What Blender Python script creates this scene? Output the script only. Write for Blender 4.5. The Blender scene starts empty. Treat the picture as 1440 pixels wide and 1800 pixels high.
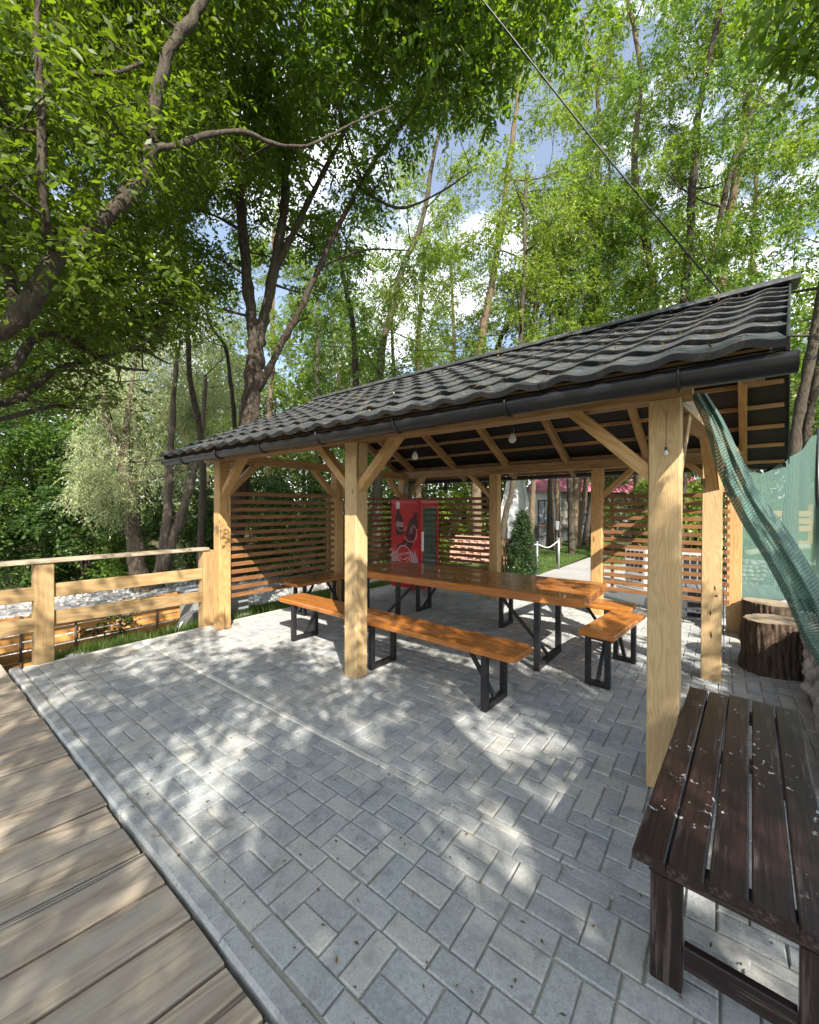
import bpy, math, random
import numpy as np
from mathutils import Vector, Matrix

# ------------------------------------------------------------------ camera, sky, sun, exposure
S = bpy.context.scene
COL = S.collection
CAM = np.array([0.0, 0.0, 1.558])
F_PX = 710.2
_yaw, _pit, _rol = -0.6549, -0.0077, 0.0032
FW = np.array([math.sin(_yaw) * math.cos(_pit), math.cos(_yaw) * math.cos(_pit), math.sin(_pit)])
_r = np.array([math.cos(_yaw), -math.sin(_yaw), 0.0])
_u = np.cross(_r, FW)
RT = _r * math.cos(_rol) + _u * math.sin(_rol)
UP = -_r * math.sin(_rol) + _u * math.cos(_rol)
cd = bpy.data.cameras.new('camera')
cam = bpy.data.objects.new('camera', cd)
COL.objects.link(cam)
cd.sensor_fit = 'HORIZONTAL'
cd.sensor_width = 36.0
cd.lens = F_PX / 1440.0 * 36.0
cd.clip_start = 0.05
cd.clip_end = 600.0
cam.matrix_world = Matrix(((RT[0], UP[0], -FW[0], CAM[0]), (RT[1], UP[1], -FW[1], CAM[1]), (RT[2], UP[2], -FW[2], CAM[2]), (0, 0, 0, 1)))
S.camera = cam

SUN_EL = math.radians(38.0)
SUN_DIR = Vector((0.813 * math.cos(SUN_EL), -0.582 * math.cos(SUN_EL), math.sin(SUN_EL))).normalized()   # towards the sun
world = bpy.data.worlds.new('World')
S.world = world
world.use_nodes = True
wt = world.node_tree
wt.nodes.clear()
w_out = wt.nodes.new('ShaderNodeOutputWorld')
w_bg = wt.nodes.new('ShaderNodeBackground')
w_sky = wt.nodes.new('ShaderNodeTexSky')
w_sky.sky_type = 'NISHITA'
w_sky.sun_disc = False
w_sky.sun_elevation = SUN_EL
w_sky.sun_rotation = math.atan2(SUN_DIR.x, SUN_DIR.y)
w_sky.air_density = 1.0
w_sky.dust_density = 1.2
w_tc = wt.nodes.new('ShaderNodeTexCoord')
w_map = wt.nodes.new('ShaderNodeMapping')
w_map.inputs['Scale'].default_value = (1.0, 1.0, 1.8)
w_n = wt.nodes.new('ShaderNodeTexNoise')
w_n.inputs['Scale'].default_value = 2.6
w_n.inputs['Detail'].default_value = 7.0
w_n.inputs['Roughness'].default_value = 0.55
w_r = wt.nodes.new('ShaderNodeValToRGB')
w_r.color_ramp.elements[0].color = (0.08, 0.08, 0.08, 1.0)      # a veil of thin cloud everywhere
w_r.color_ramp.elements[0].position = 0.505
w_r.color_ramp.elements[1].position = 0.63
w_mix = wt.nodes.new('ShaderNodeMix')
w_mix.data_type = 'RGBA'
w_mix.inputs[7].default_value = (12.0, 12.3, 12.8, 1.0)        # sunlit cloud, same scale as the physical sky
wt.links.new(w_tc.outputs['Generated'], w_map.inputs['Vector'])
wt.links.new(w_map.outputs[0], w_n.inputs['Vector'])
wt.links.new(w_n.outputs['Fac'], w_r.inputs[0])
wt.links.new(w_r.outputs[0], w_mix.inputs[0])
wt.links.new(w_sky.outputs[0], w_mix.inputs[6])
wt.links.new(w_mix.outputs[2], w_bg.inputs['Color'])
wt.links.new(w_bg.outputs[0], w_out.inputs[0])
w_bg.inputs['Strength'].default_value = 0.10

sl = bpy.data.lights.new('sun', 'SUN')
sl.energy = 5.0
sl.angle = math.radians(0.47)
sl.color = (1.0, 0.93, 0.83)
sun = bpy.data.objects.new('sun', sl)
COL.objects.link(sun)
sun.rotation_euler = (-SUN_DIR).to_track_quat('-Z', 'Y').to_euler()
S.view_settings.view_transform = 'Standard'
S.view_settings.look = 'None'
S.view_settings.gamma = 1.0
S.view_settings.use_curve_mapping = False
S.view_settings.exposure = 1.30
S.render.engine = 'CYCLES'
S.cycles.max_bounces = 10
S.cycles.transparent_max_bounces = 24
S.cycles.transmission_bounces = 8
S.cycles.diffuse_bounces = 5
S.cycles.use_denoising = True

R = random.Random(7)
G = np.random.default_rng(11)


def at(px, py, d):
    """a point d metres away (on the level) in the direction of a pixel of the 1440 x 1800 photograph"""
    q = FW + (px - 720.0) / F_PX * RT + (900.0 - py) / F_PX * UP
    return CAM + q * (d / math.hypot(q[0], q[1]))


def atz(px, py, z):
    q = FW + (px - 720.0) / F_PX * RT + (900.0 - py) / F_PX * UP
    return CAM + q * ((z - CAM[2]) / q[2])


def to_px(P):
    d = np.asarray(P) - CAM
    z = d @ FW
    return 720 + F_PX * (d @ RT) / z, 900 - F_PX * (d @ UP) / z, z


# ------------------------------------------------------------------ node helpers
class NT:
    def __init__(self, name):
        self.m = bpy.data.materials.new(name)
        self.m.use_nodes = True
        self.t = self.m.node_tree
        self.t.nodes.clear()
        self.out = self.t.nodes.new('ShaderNodeOutputMaterial')

    def n(self, typ, ins=None, **props):
        nd = self.t.nodes.new('ShaderNode' + typ)
        for k, v in props.items():
            setattr(nd, k, v)
        for k, v in (ins or {}).items():
            sock = nd.inputs[k]
            if isinstance(v, bpy.types.NodeSocket):
                self.t.links.new(v, sock)
            else:
                if isinstance(v, tuple) and len(v) == 3 and sock.type == 'RGBA':
                    v = v + (1.0,)
                sock.default_value = v
        return nd

    def ramp(self, fac, stops, interp='LINEAR'):
        nd = self.n('ValToRGB', {0: fac})
        cr = nd.color_ramp
        cr.interpolation = interp
        while len(cr.elements) < len(stops):
            cr.elements.new(0.5)
        for e, (p, c) in zip(cr.elements, stops):
            e.position = p
            if not isinstance(c, tuple):
                c = (c, c, c)
            e.color = tuple(c) + (1.0,)
        return nd.outputs[0]

    def math(self, op, a, b=0.0, c=None):
        ins = {0: a, 1: b}
        if c is not None:
            ins[2] = c
        return self.n('Math', ins, operation=op).outputs[0]

    def mix(self, fac, a, b, mode='MIX'):
        nd = self.n('Mix', {0: fac}, data_type='RGBA', blend_type=mode)
        for i, v in ((6, a), (7, b)):
            if isinstance(v, bpy.types.NodeSocket):
                self.t.links.new(v, nd.inputs[i])
            else:
                nd.inputs[i].default_value = tuple(v) + (1.0,)
        return nd.outputs[2]

    def noise(self, vec, scale, detail=4.0, rough=0.55, dist=0.0):
        return self.n('TexNoise', {'Vector': vec, 'Scale': scale, 'Detail': detail, 'Roughness': rough, 'Distortion': dist}).outputs[0]

    def obj(self):
        return self.n('TexCoord').outputs['Object']

    def pos(self):
        return self.n('NewGeometry').outputs['Position']

    def rnd(self):
        a = self.n('ObjectInfo').outputs['Random']
        b = self.n('NewGeometry').outputs['Random Per Island']
        return self.math('FRACT', self.math('ADD', a, b))

    def mapping(self, vec, scale, loc=None):
        ins = {'Vector': vec, 'Scale': scale}
        if loc is not None:
            ins['Location'] = loc
        return self.n('Mapping', ins).outputs[0]

    def bump(self, h, strength=0.3, dist=0.01):
        return self.n('Bump', {'Height': h, 'Strength': strength, 'Distance': dist}).outputs[0]

    def bsdf(self, color, rough=0.6, normal=None, metal=0.0, spec=0.5, coat=0.0, **kw):
        ins = {'Base Color': color, 'Roughness': rough, 'Metallic': metal, 'Specular IOR Level': spec, 'Coat Weight': coat}
        ins.update(kw)
        if normal is not None:
            ins['Normal'] = normal
        return self.n('BsdfPrincipled', ins).outputs[0]

    def done(self, shader):
        self.t.links.new(shader, self.out.inputs[0])
        return self.m


def wood(name, light, dark, rough=0.6, ring=14.0, var=0.25, knots=True, coat=0.0, bump=0.25, grey=None, crack=0.715):
    k = NT(name)
    o = k.obj()
    rn = k.n('ObjectInfo').outputs['Random']
    off = k.n('CombineXYZ', {0: k.math('MULTIPLY', rn, 37.0), 1: k.math('MULTIPLY', rn, 11.0), 2: k.math('MULTIPLY', rn, 5.0)}).outputs[0]
    v = k.n('VectorMath', {0: o, 1: off}, operation='ADD').outputs[0]
    vs = k.mapping(v, (1.0, 6.0, 6.0))
    wob = k.noise(vs, 0.9, 3.0, 0.5)
    rings = k.math('FRACT', k.math('MULTIPLY', wob, ring))
    rings = k.math('ABSOLUTE', k.math('SUBTRACT', k.math('MULTIPLY', rings, 2.0), 1.0))
    fine = k.noise(k.mapping(v, (3.0, 90.0, 90.0)), 1.0, 4.0, 0.7)
    fac = k.math('ADD', k.math('MULTIPLY', rings, 0.36), k.math('MULTIPLY', fine, 0.64))
    c = k.mix(k.ramp(fac, [(0.25, 0.0), (0.75, 1.0)]), dark, light)
    big = k.noise(k.mapping(v, (0.7, 2.0, 2.0)), 1.5, 3.0)
    c = k.mix(k.math('MULTIPLY', k.ramp(big, [(0.35, 0.0), (0.7, 1.0)]), 0.35), c, tuple(x * 0.62 for x in dark), 'MIX')
    hv = k.n('HueSaturation', {'Value': k.math('ADD', k.math('MULTIPLY', rn, var), 1.0 - var / 2), 'Saturation': 1.0, 'Color': c}).outputs[0]
    if grey:
        g = k.noise(k.mapping(v, (0.5, 4.0, 4.0)), 2.0, 5.0, 0.65)
        hv = k.mix(k.ramp(g, [(0.38, 0.0), (0.62, 0.85)]), hv, grey)
    if knots:
        vo = k.n('TexVoronoi', {'Vector': k.mapping(v, (1.1, 3.2, 3.2)), 'Scale': 1.3, 'Randomness': 1.0}).outputs['Distance']
        kn = k.ramp(vo, [(0.03, 1.0), (0.10, 0.0)])
        hv = k.mix(k.math('MULTIPLY', kn, 0.8), hv, tuple(x * 0.3 for x in dark))
        cr = k.noise(k.mapping(v, (0.8, 30.0, 30.0)), 1.0, 2.0, 0.5)
        ck = k.ramp(cr, [(crack, 0.0), (crack + 0.02, 1.0)])
        hv = k.mix(k.math('MULTIPLY', ck, 0.75), hv, tuple(x * 0.2 for x in dark))
    rr = k.math('ADD', k.math('MULTIPLY', fine, 0.2), rough - 0.1)
    return k.done(k.bsdf(hv, rr, k.bump(fac, bump, 0.004), coat=coat))


def simple(name, color, rough=0.5, metal=0.0, noise_amt=0.15, scale=8.0, spec=0.5, coat=0.0, bump=0.0):
    k = NT(name)
    p = k.pos()
    n = k.noise(p, scale, 5.0, 0.6)
    c = k.n('HueSaturation', {'Color': color, 'Value': k.math('ADD', k.math('MULTIPLY', n, 2 * noise_amt), 1 - noise_amt)}).outputs[0]
    r = k.math('ADD', k.math('MULTIPLY', n, 0.2), rough - 0.1)
    nm = k.bump(n, bump, 0.01) if bump else None
    return k.done(k.bsdf(c, r, nm, metal, spec, coat))


def leaf_mat(name, c1, c2, trans=0.4, tcol=None, rough=0.42, spec=0.35):
    k = NT(name)
    rn = k.rnd()
    n = k.noise(k.pos(), 0.9, 2.0)
    f = k.math('ADD', k.math('MULTIPLY', rn, 0.6), k.math('MULTIPLY', k.ramp(n, [(0.35, 0.0), (0.65, 1.0)]), 0.4))
    c = k.mix(f, c1, c2)
    c = k.mix(k.ramp(k.math('FRACT', k.math('MULTIPLY', rn, 9.7)), [(0.80, 0.0), (0.97, 0.75)]), c, tuple(min(1.0, x * q) for x, q in zip(c2, (1.75, 1.45, 1.2))))
    c = k.mix(k.ramp(k.math('FRACT', k.math('MULTIPLY', rn, 5.3)), [(0.80, 0.0), (0.95, 0.7)]), c, tuple(x * 0.55 for x in c1))
    b = k.bsdf(c, rough, spec=spec)
    tc = k.mix(0.6, c, tcol) if tcol else c
    t = k.n('BsdfTranslucent', {'Color': k.mix(1.0, tc, (1.5, 1.6, 0.8), 'MULTIPLY')}).outputs[0]
    return k.done(k.n('MixShader', {0: trans, 1: b, 2: t}).outputs[0])


def bark_mat(name, c1, c2, sx=9.0, sz=1.6, bump=0.9, lich=None):
    k = NT(name)
    p = k.pos()
    v = k.mapping(p, (sx, sx, sz))
    n = k.noise(v, 2.0, 6.0, 0.65, 0.4)
    m = k.noise(k.mapping(p, (2.0, 2.0, 1.0)), 1.2, 3.0)
    c = k.mix(k.ramp(n, [(0.3, 0.0), (0.68, 1.0)]), c1, c2)
    if lich:
        c = k.mix(k.math('MULTIPLY', k.ramp(m, [(0.45, 0.0), (0.65, 1.0)]), 0.6), c, lich)
    return k.done(k.bsdf(c, 0.9, k.bump(n, bump, 0.03), spec=0.2))


# ------------------------------------------------------------------ object helpers
WM = {}


def link(o, M=None, parent=None):
    COL.objects.link(o)
    M = M if M is not None else Matrix.Identity(4)
    WM[o.name] = M.copy()
    if parent is not None:
        o.parent = parent
        o.matrix_basis = WM[parent.name].inverted() @ M
    else:
        o.matrix_basis = M
    return o


def thing(name, label, cat, loc, group=None, rotz=0.0):
    o = bpy.data.objects.new(name, None)
    o.empty_display_size = 0.2
    link(o, Matrix.Translation(Vector([float(x) for x in loc])) @ Matrix.Rotation(rotz, 4, 'Z'))
    tag(o, label, cat, group)
    return o


def tag(o, label, cat, group=None):
    o['label'] = label
    o['category'] = cat
    if group:
        o['group'] = group


def np_mesh(name, V, Fq, mat=None, smooth=True):
    V = np.asarray(V, dtype=np.float32)
    Fq = np.asarray(Fq, dtype=np.int32)
    me = bpy.data.meshes.new(name)
    me.vertices.add(len(V))
    me.vertices.foreach_set('co', V.ravel())
    m, kk = Fq.shape
    me.loops.add(m * kk)
    me.loops.foreach_set('vertex_index', Fq.ravel())
    me.polygons.add(m)
    me.polygons.foreach_set('loop_start', np.arange(m, dtype=np.int32) * kk)
    me.polygons.foreach_set('use_smooth', np.full(m, smooth, dtype=bool))
    if mat:
        me.materials.append(mat)
    me.update(calc_edges=True)
    return me


def py_mesh(name, V, Fs, mat=None, smooth=False):
    me = bpy.data.meshes.new(name)
    me.from_pydata([tuple(map(float, v)) for v in V], [], [tuple(int(i) for i in f) for f in Fs])
    me.polygons.foreach_set('use_smooth', [smooth] * len(me.polygons))
    if mat:
        me.materials.append(mat)
    me.update()
    return me


def mobj(name, me, parent=None, M=None, kind=None):
    o = bpy.data.objects.new(name, me)
    link(o, M, parent if parent is not None else None)
    if M is None and parent is not None:
        pass
    if kind:
        o['kind'] = kind
    return o


class MB:
    """collects simple shapes into one mesh"""
    def __init__(self):
        self.V, self.F = [], []

    def add(self, V, Fs):
        b = len(self.V)
        self.V.extend([tuple(map(float, v)) for v in V])
        self.F.extend([tuple(i + b for i in f) for f in Fs])
        return self

    def box(self, lo, hi, M=None):
        x0, y0, z0 = lo
        x1, y1, z1 = hi
        V = [(x0, y0, z0), (x1, y0, z0), (x1, y1, z0), (x0, y1, z0), (x0, y0, z1), (x1, y0, z1), (x1, y1, z1), (x0, y1, z1)]
        if M is not None:
            V = [M @ Vector(v) for v in V]
        return self.add(V, [(0, 3, 2, 1), (4, 5, 6, 7), (0, 1, 5, 4), (1, 2, 6, 5), (2, 3, 7, 6), (3, 0, 4, 7)])

    def beam(self, p0, p1, w, h, b=0.003):
        V, Fs = cbox((Vector(p1) - Vector(p0)).length, w, h, b)
        M = frame_between(p0, p1)
        return self.add([M @ Vector(v) for v in V], Fs)

    def tube(self, pts, rad, sides=8, cap=True):
        V, Fs = tube(pts, rad, sides)
        n = len(V)
        Fs = [tuple(f) for f in Fs]
        if cap:
            Fs.append(tuple(range(sides - 1, -1, -1)))
            Fs.append(tuple(range(n - sides, n)))
        return self.add(V, Fs)

    def build(self, name, mat, parent=None, smooth=False, kind=None):
        return mobj(name, py_mesh(name, self.V, self.F, mat, smooth), parent, None, kind)


def cbox(L, w, h, b):
    """box along X with its long edges chamfered by b"""
    y, z = w / 2, h / 2
    ring = [(-y + b, -z), (y - b, -z), (y, -z + b), (y, z - b), (y - b, z), (-y + b, z), (-y, z - b), (-y, -z + b)]
    V = [(-L / 2, a, c) for a, c in ring] + [(L / 2, a, c) for a, c in ring]
    Fs = [(i, (i + 1) % 8, (i + 1) % 8 + 8, i + 8) for i in range(8)]
    Fs = [f[::-1] for f in Fs]
    Fs.append(tuple(range(8)))
    Fs.append(tuple(range(15, 7, -1)))
    return V, [f[::-1] for f in Fs]


def frame_between(p0, p1, roll=0.0):
    p0, p1 = Vector(p0), Vector(p1)
    x = (p1 - p0).normalized()
    up = Vector((0, 0, 1)) if abs(x.z) < 0.95 else Vector((0, 1, 0))
    y = up.cross(x).normalized()
    z = x.cross(y)
    M = Matrix(((x.x, y.x, z.x, 0), (x.y, y.y, z.y, 0), (x.z, y.z, z.z, 0), (0, 0, 0, 1)))
    if roll:
        M = M @ Matrix.Rotation(roll, 4, 'X')
    M.translation = (p0 + p1) / 2
    return M


def beam(name, p0, p1, w, h, mat, parent=None, b=0.004, roll=0.0):
    """one straight timber, its own local X along the grain"""
    L = (Vector(p1) - Vector(p0)).length
    V, Fs = cbox(L, w, h, b)
    return mobj(name, py_mesh(name, V, Fs, mat), parent, frame_between(p0, p1, roll))


def tube(pts, rad, sides=8):
    P = np.asarray(pts, dtype=float)
    n = len(P)
    r = np.full(n, rad, dtype=float) if np.isscalar(rad) else np.asarray(rad, dtype=float)
    T = np.gradient(P, axis=0)
    T /= np.linalg.norm(T, axis=1)[:, None] + 1e-12
    ref = np.array([0, 0, 1.0]) if abs(T[0][2]) < 0.9 else np.array([1.0, 0, 0])
    A = np.cross(np.repeat(ref[None], n, 0), T)
    bad = np.linalg.norm(A, axis=1) < 1e-3
    A[bad] = np.cross(np.array([0.3, 1.0, 0.2]), T[bad])
    A /= np.linalg.norm(A, axis=1)[:, None]
    B = np.cross(T, A)
    th = np.arange(sides) / sides * 2 * math.pi
    V = P[:, None, :] + r[:, None, None] * (np.cos(th)[None, :, None] * A[:, None, :] + np.sin(th)[None, :, None] * B[:, None, :])
    i = np.arange(n - 1)[:, None] * sides
    j = np.arange(sides)[None, :]
    j2 = (j + 1) % sides
    Fq = np.stack([i + j, i + j2, i + sides + j2, i + sides + j], axis=-1).reshape(-1, 4)
    return V.reshape(-1, 3), Fq


def smooth_path(pts, k=6):
    P = np.asarray(pts, dtype=float)
    if len(P) < 3:
        return np.array([P[0] + (P[-1] - P[0]) * t for t in np.linspace(0, 1, k)])
    Q = np.vstack([2 * P[0] - P[1], P, 2 * P[-1] - P[-2]])
    out = []
    for i in range(1, len(Q) - 2):
        for t in np.linspace(0, 1, k, endpoint=False):
            a, b, c, d = Q[i - 1], Q[i], Q[i + 1], Q[i + 2]
            out.append(0.5 * (2 * b + (c - a) * t + (2 * a - 5 * b + 4 * c - d) * t * t + (3 * b - a - 3 * c + d) * t ** 3))
    out.append(P[-1])
    return np.array(out)


def unit(v):
    return v / (np.linalg.norm(v, axis=-1, keepdims=True) + 1e-12)


# ------------------------------------------------------------------ materials
OAK = wood('oak', (0.54, 0.345, 0.14), (0.37, 0.21, 0.08), 0.62, 17.0, 0.22, bump=0.4, crack=0.69)
OAKP = wood('oak_pale', (0.57, 0.41, 0.21), (0.43, 0.285, 0.13), 0.65, 24.0, 0.10, bump=0.4, crack=0.69)
SLAT = wood('slat_wood', (0.27, 0.13, 0.047), (0.15, 0.062, 0.021), 0.55, 9.0, 0.3)
RAIL = wood('rail_wood', (0.40, 0.28, 0.13), (0.26, 0.16, 0.065), 0.65, 9.0, 0.2)
RAILTOP = wood('rail_top_wood', (0.46, 0.39, 0.28), (0.32, 0.25, 0.165), 0.7, 9.0, 0.1)
ROOFWOOD = wood('roof_wood', (0.42, 0.27, 0.12), (0.27, 0.15, 0.06), 0.65, 8.0, 0.25)
TABLE = wood('varnished_table', (0.46, 0.185, 0.042), (0.34, 0.115, 0.022), 0.27, 7.0, 0.1, coat=0.35, bump=0.04, knots=False)
DECK = wood('deck_wood', (0.47, 0.38, 0.27), (0.22, 0.165, 0.115), 0.8, 10.0, 0.35, bump=0.8, grey=(0.36, 0.315, 0.255), crack=0.645)
LOWSLAT = wood('low_fence_wood', (0.62, 0.33, 0.10), (0.42, 0.19, 0.05), 0.6, 6.0, 0.25)
STEEL = simple('black_steel', (0.014, 0.014, 0.016), 0.38, 0.0, 0.3, 30.0)
GUT = simple('gutter_plastic', (0.012, 0.013, 0.015), 0.38, 0.0, 0.4, 6.0)
BLACKSHEET = simple('dark_underlay', (0.006, 0.006, 0.007), 0.7)
WHITE = simple('white_plastic', (0.75, 0.76, 0.76), 0.4)
CABLE = simple('black_cable', (0.01, 0.01, 0.011), 0.5)


def tile_mat():
    k = NT('roof_tile_metal')
    p = k.pos()
    n = k.noise(p, 5.0, 6.0, 0.7)
    g = k.noise(p, 38.0, 4.0, 0.6)
    c = k.mix(k.ramp(n, [(0.35, 0.0), (0.75, 1.0)]), (0.032, 0.036, 0.040), (0.064, 0.067, 0.069))
    c = k.mix(k.math('MULTIPLY', k.ramp(k.math('MULTIPLY', n, g), [(0.26, 0.0), (0.40, 1.0)]), 0.7), c, (0.155, 0.14, 0.115))
    return k.done(k.bsdf(c, k.math('ADD', k.math('MULTIPLY', g, 0.35), 0.30), k.bump(g, 0.08, 0.005), spec=0.6))


TILE = tile_mat()


def paver_mat(name, c1, c2, c3):
    k = NT(name)
    p = k.pos()
    rn = k.rnd()
    n = k.noise(p, 60.0, 6.0, 0.75)
    b = k.noise(p, 1.6, 4.0, 0.6)
    m = k.noise(p, 11.0, 4.0, 0.6)
    c = k.mix(rn, c1, c2)
    c = k.mix(k.ramp(k.math('FRACT', k.math('MULTIPLY', rn, 7.31)), [(0.62, 0.0), (0.95, 1.0)]), c, c3)
    c = k.mix(k.math('MULTIPLY', k.ramp(n, [(0.3, 0.0), (0.7, 1.0)]), 0.6), c, tuple(x * 1.75 for x in c2))
    c = k.mix(k.math('MULTIPLY', k.ramp(m, [(0.5, 0.0), (0.75, 1.0)]), 0.5), c, tuple(x * 0.6 for x in c1))
    c = k.mix(k.math('MULTIPLY', k.ramp(b, [(0.42, 0.0), (0.68, 1.0)]), 0.45), c, (0.38, 0.355, 0.31))
    st = k.noise(p, 4.3, 5.0, 0.7)
    c = k.mix(k.math('MULTIPLY', k.ramp(st, [(0.56, 0.0), (0.70, 1.0)]), 0.55), c, (0.13, 0.13, 0.125))
    pit = k.noise(p, 170.0, 2.0, 0.5)
    c = k.mix(k.math('MULTIPLY', k.ramp(pit, [(0.60, 0.0), (0.72, 1.0)]), 0.6), c, (0.09, 0.09, 0.09))
    sp = k.n('TexVoronoi', {'Vector': p, 'Scale': 23.0}).outputs['Distance']
    c = k.mix(k.math('MULTIPLY', k.ramp(sp, [(0.05, 1.0), (0.09, 0.0)]), 0.55), c, (0.08, 0.08, 0.08))
    return k.done(k.bsdf(c, 0.82, k.bump(n, 0.35, 0.004), spec=0.3))


PAVER = paver_mat('concrete_paver', (0.185, 0.208, 0.218), (0.315, 0.328, 0.322), (0.385, 0.38, 0.335))
KERB = paver_mat('kerb_concrete', (0.26, 0.28, 0.285), (0.32, 0.335, 0.33), (0.32, 0.32, 0.30))
STRIP = paver_mat('strip_concrete', (0.42, 0.42, 0.38), (0.46, 0.45, 0.41), (0.45, 0.44, 0.40))
SAND = simple('joint_sand', (0.33, 0.305, 0.255), 0.95, 0.0, 0.4, 40.0, bump=0.5)
CONC = simple('path_concrete', (0.30, 0.295, 0.285), 0.9, 0.0, 0.2, 1.5, bump=0.1)


def painted_bench_mat():
    k = NT('dark_brown_paint')
    o = k.obj()
    p = k.pos()
    rn = k.n('ObjectInfo').outputs['Random']
    fine = k.noise(k.mapping(o, (3.0, 60.0, 60.0)), 1.0, 5.0, 0.7)
    wear = k.noise(k.mapping(o, (1.5, 9.0, 9.0)), 1.0, 5.0, 0.7)
    c = k.mix(k.ramp(fine, [(0.4, 0.0), (0.7, 1.0)]), (0.012, 0.0065, 0.0058), (0.036, 0.016, 0.013))
    c = k.mix(k.math('MULTIPLY', k.ramp(k.math('MULTIPLY', wear, fine), [(0.29, 0.0), (0.36, 1.0)]), 0.6), c, (0.10, 0.08, 0.07))
    v1 = k.noise(k.mapping(p, (1.0, 0.8, 1.0)), 34.0, 3.0, 0.6)
    clump = k.noise(p, 4.0, 2.0)
    s = k.math('MULTIPLY', k.ramp(v1, [(0.63, 0.0), (0.66, 1.0)]), k.ramp(clump, [(0.53, 0.0), (0.60, 1.0)]))
    top = k.math('GREATER_THAN', k.n('SeparateXYZ', {0: p}).outputs[2], 0.42)
    c = k.mix(k.math('MULTIPLY', k.math('MULTIPLY', s, top), 0.8), c, (0.55, 0.57, 0.57))
    return k.done(k.bsdf(c, k.math('ADD', k.math('MULTIPLY', wear, 0.35), 0.25), k.bump(fine, 0.35, 0.004), spec=0.5))


DARKPAINT = painted_bench_mat()


def stone_mat(name, c1, c2):
    k = NT(name)
    rn = k.rnd()
    n = k.noise(k.pos(), 14.0, 5.0, 0.65)
    c = k.mix(rn, c1, c2)
    c = k.mix(k.math('MULTIPLY', n, 0.5), c, tuple(x * 0.5 for x in c1))
    return k.done(k.bsdf(c, 0.85, k.bump(n, 0.3, 0.01)))


STONE = stone_mat('gabion_stone', (0.30, 0.29, 0.28), (0.52, 0.50, 0.48))
CORE = simple('gabion_core', (0.10, 0.095, 0.09), 0.95, 0.0, 0.4, 20.0)
GRAVEL = stone_mat('river_gravel', (0.30, 0.295, 0.29), (0.56, 0.55, 0.53))


def ground_mat(name, c1, c2, c3=None, scale=1.2):
    k = NT(name)
    p = k.pos()
    n = k.noise(p, scale, 6.0, 0.65)
    f = k.noise(p, 45.0, 4.0, 0.7)
    c = k.mix(k.ramp(n, [(0.38, 0.0), (0.62, 1.0)]), c1, c2)
    c = k.mix(k.math('MULTIPLY', k.ramp(f, [(0.35, 0.0), (0.7, 1.0)]), 0.5), c, c3 or c2)
    return k.done(k.bsdf(c, 0.95, k.bump(f, 0.6, 0.03), spec=0.2))


SOIL = ground_mat('forest_soil', (0.045, 0.05, 0.022), (0.10, 0.08, 0.05), (0.06, 0.085, 0.025))
LAWN = ground_mat('lawn_ground', (0.05, 0.085, 0.018), (0.075, 0.12, 0.025), (0.04, 0.07, 0.015))
BANK = ground_mat('gravel_ground', (0.26, 0.25, 0.235), (0.36, 0.35, 0.33), (0.2, 0.19, 0.18))
GRASSM = leaf_mat('grass_blade', (0.05, 0.10, 0.018), (0.11, 0.17, 0.035), 0.35)

L_WAL = leaf_mat('leaf_deep_green', (0.036, 0.078, 0.015), (0.082, 0.135, 0.023), 0.50, (0.18, 0.27, 0.02))
L_NEAR = leaf_mat('leaf_mid_green', (0.038, 0.078, 0.012), (0.085, 0.13, 0.018), 0.45, (0.20, 0.27, 0.02))
L_LOC = leaf_mat('leaf_yellow_green', (0.088, 0.152, 0.025), (0.165, 0.232, 0.042), 0.47, (0.24, 0.31, 0.04))
L_LOCD = leaf_mat('leaf_fresh_green', (0.06, 0.125, 0.02), (0.12, 0.20, 0.032), 0.42)
L_WIL = leaf_mat('leaf_silver_green', (0.24, 0.29, 0.16), (0.36, 0.39, 0.23), 0.35, rough=0.6)
L_BUSH = leaf_mat('leaf_bush_green', (0.026, 0.062, 0.014), (0.06, 0.11, 0.024), 0.35)
L_FAR = leaf_mat('leaf_far_green', (0.08, 0.13, 0.035), (0.16, 0.21, 0.07), 0.35)
L_THU = leaf_mat('leaf_conifer', (0.012, 0.035, 0.010), (0.035, 0.07, 0.016), 0.15)
BLOSS = leaf_mat('white_blossom', (0.55, 0.55, 0.42), (0.68, 0.66, 0.5), 0.35)
BARK = bark_mat('bark_grey_brown', (0.020, 0.015, 0.011), (0.105, 0.083, 0.064), 16.0, 5.0, 1.0, (0.085, 0.08, 0.055))
BARKD = bark_mat('bark_dark', (0.018, 0.014, 0.011), (0.065, 0.05, 0.038))
BARKL = bark_mat('bark_tan', (0.06, 0.045, 0.03), (0.20, 0.15, 0.10), 14.0, 3.0)
BARKW = bark_mat('bark_willow', (0.04, 0.032, 0.024), (0.15, 0.12, 0.09), 12.0, 2.0)
BARKS = bark_mat('bark_stump', (0.045, 0.03, 0.02), (0.17, 0.12, 0.085), 16.0, 2.0, 1.2)

# ------------------------------------------------------------------ terrain
def sst(a, b, x):
    t = np.clip((x - a) / (b - a), 0, 1)
    return t * t * (3 - 2 * t)


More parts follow.
